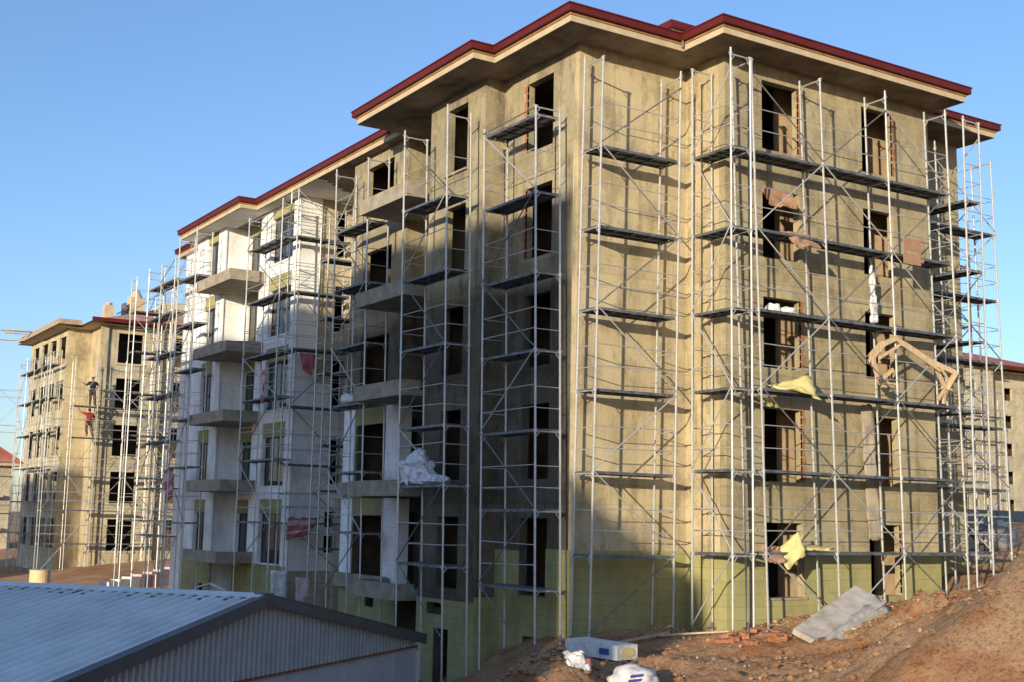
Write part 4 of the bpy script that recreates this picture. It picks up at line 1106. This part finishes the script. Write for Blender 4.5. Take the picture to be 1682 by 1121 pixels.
climbing = dict(pelvis=(0, 0, .92), waist=(.0, 0, 1.07), chest=(.03, .05, 1.31), neck=(.02, .07, 1.46), head=(.0, .08, 1.58), crown=(-.01, .09, 1.67),
                hipl=(-.09, 0, .87), kneel=(-.12, .12, .52), ankl=(-.08, .0, .14), toel=(-.09, .14, .08),
                hipr=(.09, 0, .87), kneer=(.16, .06, .46), ankr=(.26, -.04, .07), toer=(.28, .1, .04),
                shl=(-.16, .05, 1.37), elbl=(-.38, .15, 1.42), wril=(-.55, .2, 1.6), palml=(-.58, .22, 1.67),
                shr=(.2, .05, 1.36), elbr=(.34, .12, 1.14), wrir=(.2, .28, 1.02), palmr=(.16, .34, 1.0))
person('workman in dark shirt standing with a hand on his hip on the far deck', (1.62, 51.55, -5.155), standing, 'shirt_dark', 'jeans', (.3, -1, 0))
person('workman in red shirt on the deck just below the man in the dark shirt', (1.55, 51.55, -6.985), climbing, 'shirt_red', 'jeans', (-.2, 1, 0))

# ------------------------------------------------------------------ neighbouring blocks behind the viewer (they throw the long evening shadow)
SUN_EL = 8.5
uh = Vector((.832, .555, 0)).normalized(); sh = Vector((.555, -.832, 0)).normalized(); tanE = math.tan(R(SUN_EL))
def neighbour(lbl, s0, s1, t0, depth, ztop, s_in=None, zlow=None, roof='tile'):
    c = uh * t0
    B = thing('apartment_building', lbl, 'building', tuple(c + sh * (s0 + s1) / 2 - uh * depth / 2 + Vector((0, 0, -14.5))))
    mb = MB(); mb.obox(c + sh * (s0 + s1) / 2 - uh * depth / 2 + UP * (ztop - 18) / 2, sh, uh, UP, s1 - s0, depth, ztop + 18); part('wall', mb, M['olive'], B)
    n = int((s1 - s0) / 3)
    for k in range(int((ztop + 14) / 2.8)):
        for i in range(n):
            mb = MB(); mb.obox(c + sh * (s0 + 1.6 + i * 3) + uh * .03 + UP * (ztop - 1.8 - 2.8 * k), sh, uh, UP, 1.3, .08, 1.5); part('window', mb, M['frame'], B)
    mb = MB(); mb.obox(c + sh * (s0 + s1) / 2 - uh * depth / 2 + UP * (ztop + .12), sh, uh, UP, s1 - s0 + .3, depth + .6, .24); part('roof', mb, M['tile'], B)
    return B, c
B1, c1 = neighbour('unfinished neighbouring block behind the viewer that shades the left face', -27, -.35, -46, 12, -3.35 + 46 * tanE - .2)
mb = MB()
zz = [(-.2, -9.9), (.5, -10.9), (1.5, -11.8), (2.3, -12.3), (2.6, -13.6)]
mb2 = MB(); mb2.obox(c1 + sh * -17 - uh * 6 + UP * (-3.35 + 46 * tanE + .65), sh, uh, UP, 19.8, 11.8, 1.2); part('shadow_box', mb2, M['olive'], B1)  # unseen box added on the roof to raise the cast shadow
poly = [c1 + sh * s_ + UP * (z + 46 * tanE) for s_, z in zz] + [c1 + sh * 2.6 + UP * -17, c1 + sh * -.2 + UP * -17]
n = len(poly); back = [p - uh * 6 for p in poly]
mb.add(poly + back, [tuple(range(n)), tuple(range(2 * n - 1, n - 1, -1))] + [(i, n + i, n + (i + 1) % n, (i + 1) % n) for i in range(n)])
part('lean_to', mb, M['tan'], B1)
neighbour('second neighbouring block behind the viewer further to the left', -62, -44.8, -46, 12, -9.3 + (34 + 46) * tanE)

# ------------------------------------------------------------------ light, sky, camera
w = bpy.data.worlds.new('World'); C.world = w; w.use_nodes = True; nt = w.node_tree
sky = nt.nodes.new('ShaderNodeTexSky'); sky.sky_type = 'NISHITA'; sky.sun_disc = False
sky.sun_elevation = R(SUN_EL); az = math.atan2(-uh.x, -uh.y); sky.sun_rotation = az
sky.altitude = 900; sky.air_density = 1.0; sky.dust_density = .8; sky.ozone_density = 2.6
bg = nt.nodes['Background']; tc = nt.nodes.new('ShaderNodeTexCoord'); spz = nt.nodes.new('ShaderNodeSeparateXYZ'); nt.links.new(tc.outputs['Generated'], spz.inputs[0])
tint = ramp(nt, spz.outputs[2], [(0.0, (.68, .64, .74)), (.16, (.80, .775, .86)), (.42, (.86, .865, .95)), (.75, (1.35, 1.33, 1.4))])  # overhead sky brightened above the view to add fill on shaded walls
nt.links.new(mixc(nt, 1.0, sky.outputs[0], tint, 'MULTIPLY'), bg.inputs[0]); bg.inputs[1].default_value = .15
sd = bpy.data.lights.new('sun', 'SUN'); sd.energy = 3.25; sd.angle = R(.55); sd.color = (1, .845, .61)
so = bpy.data.objects.new('sun', sd); COL.objects.link(so); so.location = (-40, -30, 20)
d = Vector((uh.x, uh.y, -tanE)).normalized(); so.rotation_mode = 'QUATERNION'; so.rotation_quaternion = (-d).to_track_quat('Z', 'Y')

cd = bpy.data.cameras.new('camera'); cam = bpy.data.objects.new('camera', cd); COL.objects.link(cam)
yaw, pitch, roll = .562134234, .139557637, .0194259722
f = Vector((math.sin(yaw) * math.cos(pitch), math.cos(yaw) * math.cos(pitch), math.sin(pitch)))
r = Vector((math.cos(yaw), -math.sin(yaw), 0)); u = r.cross(f)
r2 = r * math.cos(roll) + u * math.sin(roll); u2 = -r * math.sin(roll) + u * math.cos(roll)
mt = Matrix((r2, u2, -f)).transposed().to_4x4(); mt.translation = (CX, CY, CZ); cam.matrix_world = mt
cd.sensor_width = 36; cd.lens = 2087.75301 / 1682 * 36; cd.clip_start = .1; cd.clip_end = 5000
C.camera = cam
C.view_settings.view_transform = 'Standard'; C.view_settings.look = 'None'; C.view_settings.exposure = 0.95; C.view_settings.gamma = 1
C.render.resolution_x = 1024; C.render.resolution_y = 683
C.render.engine = 'CYCLES'
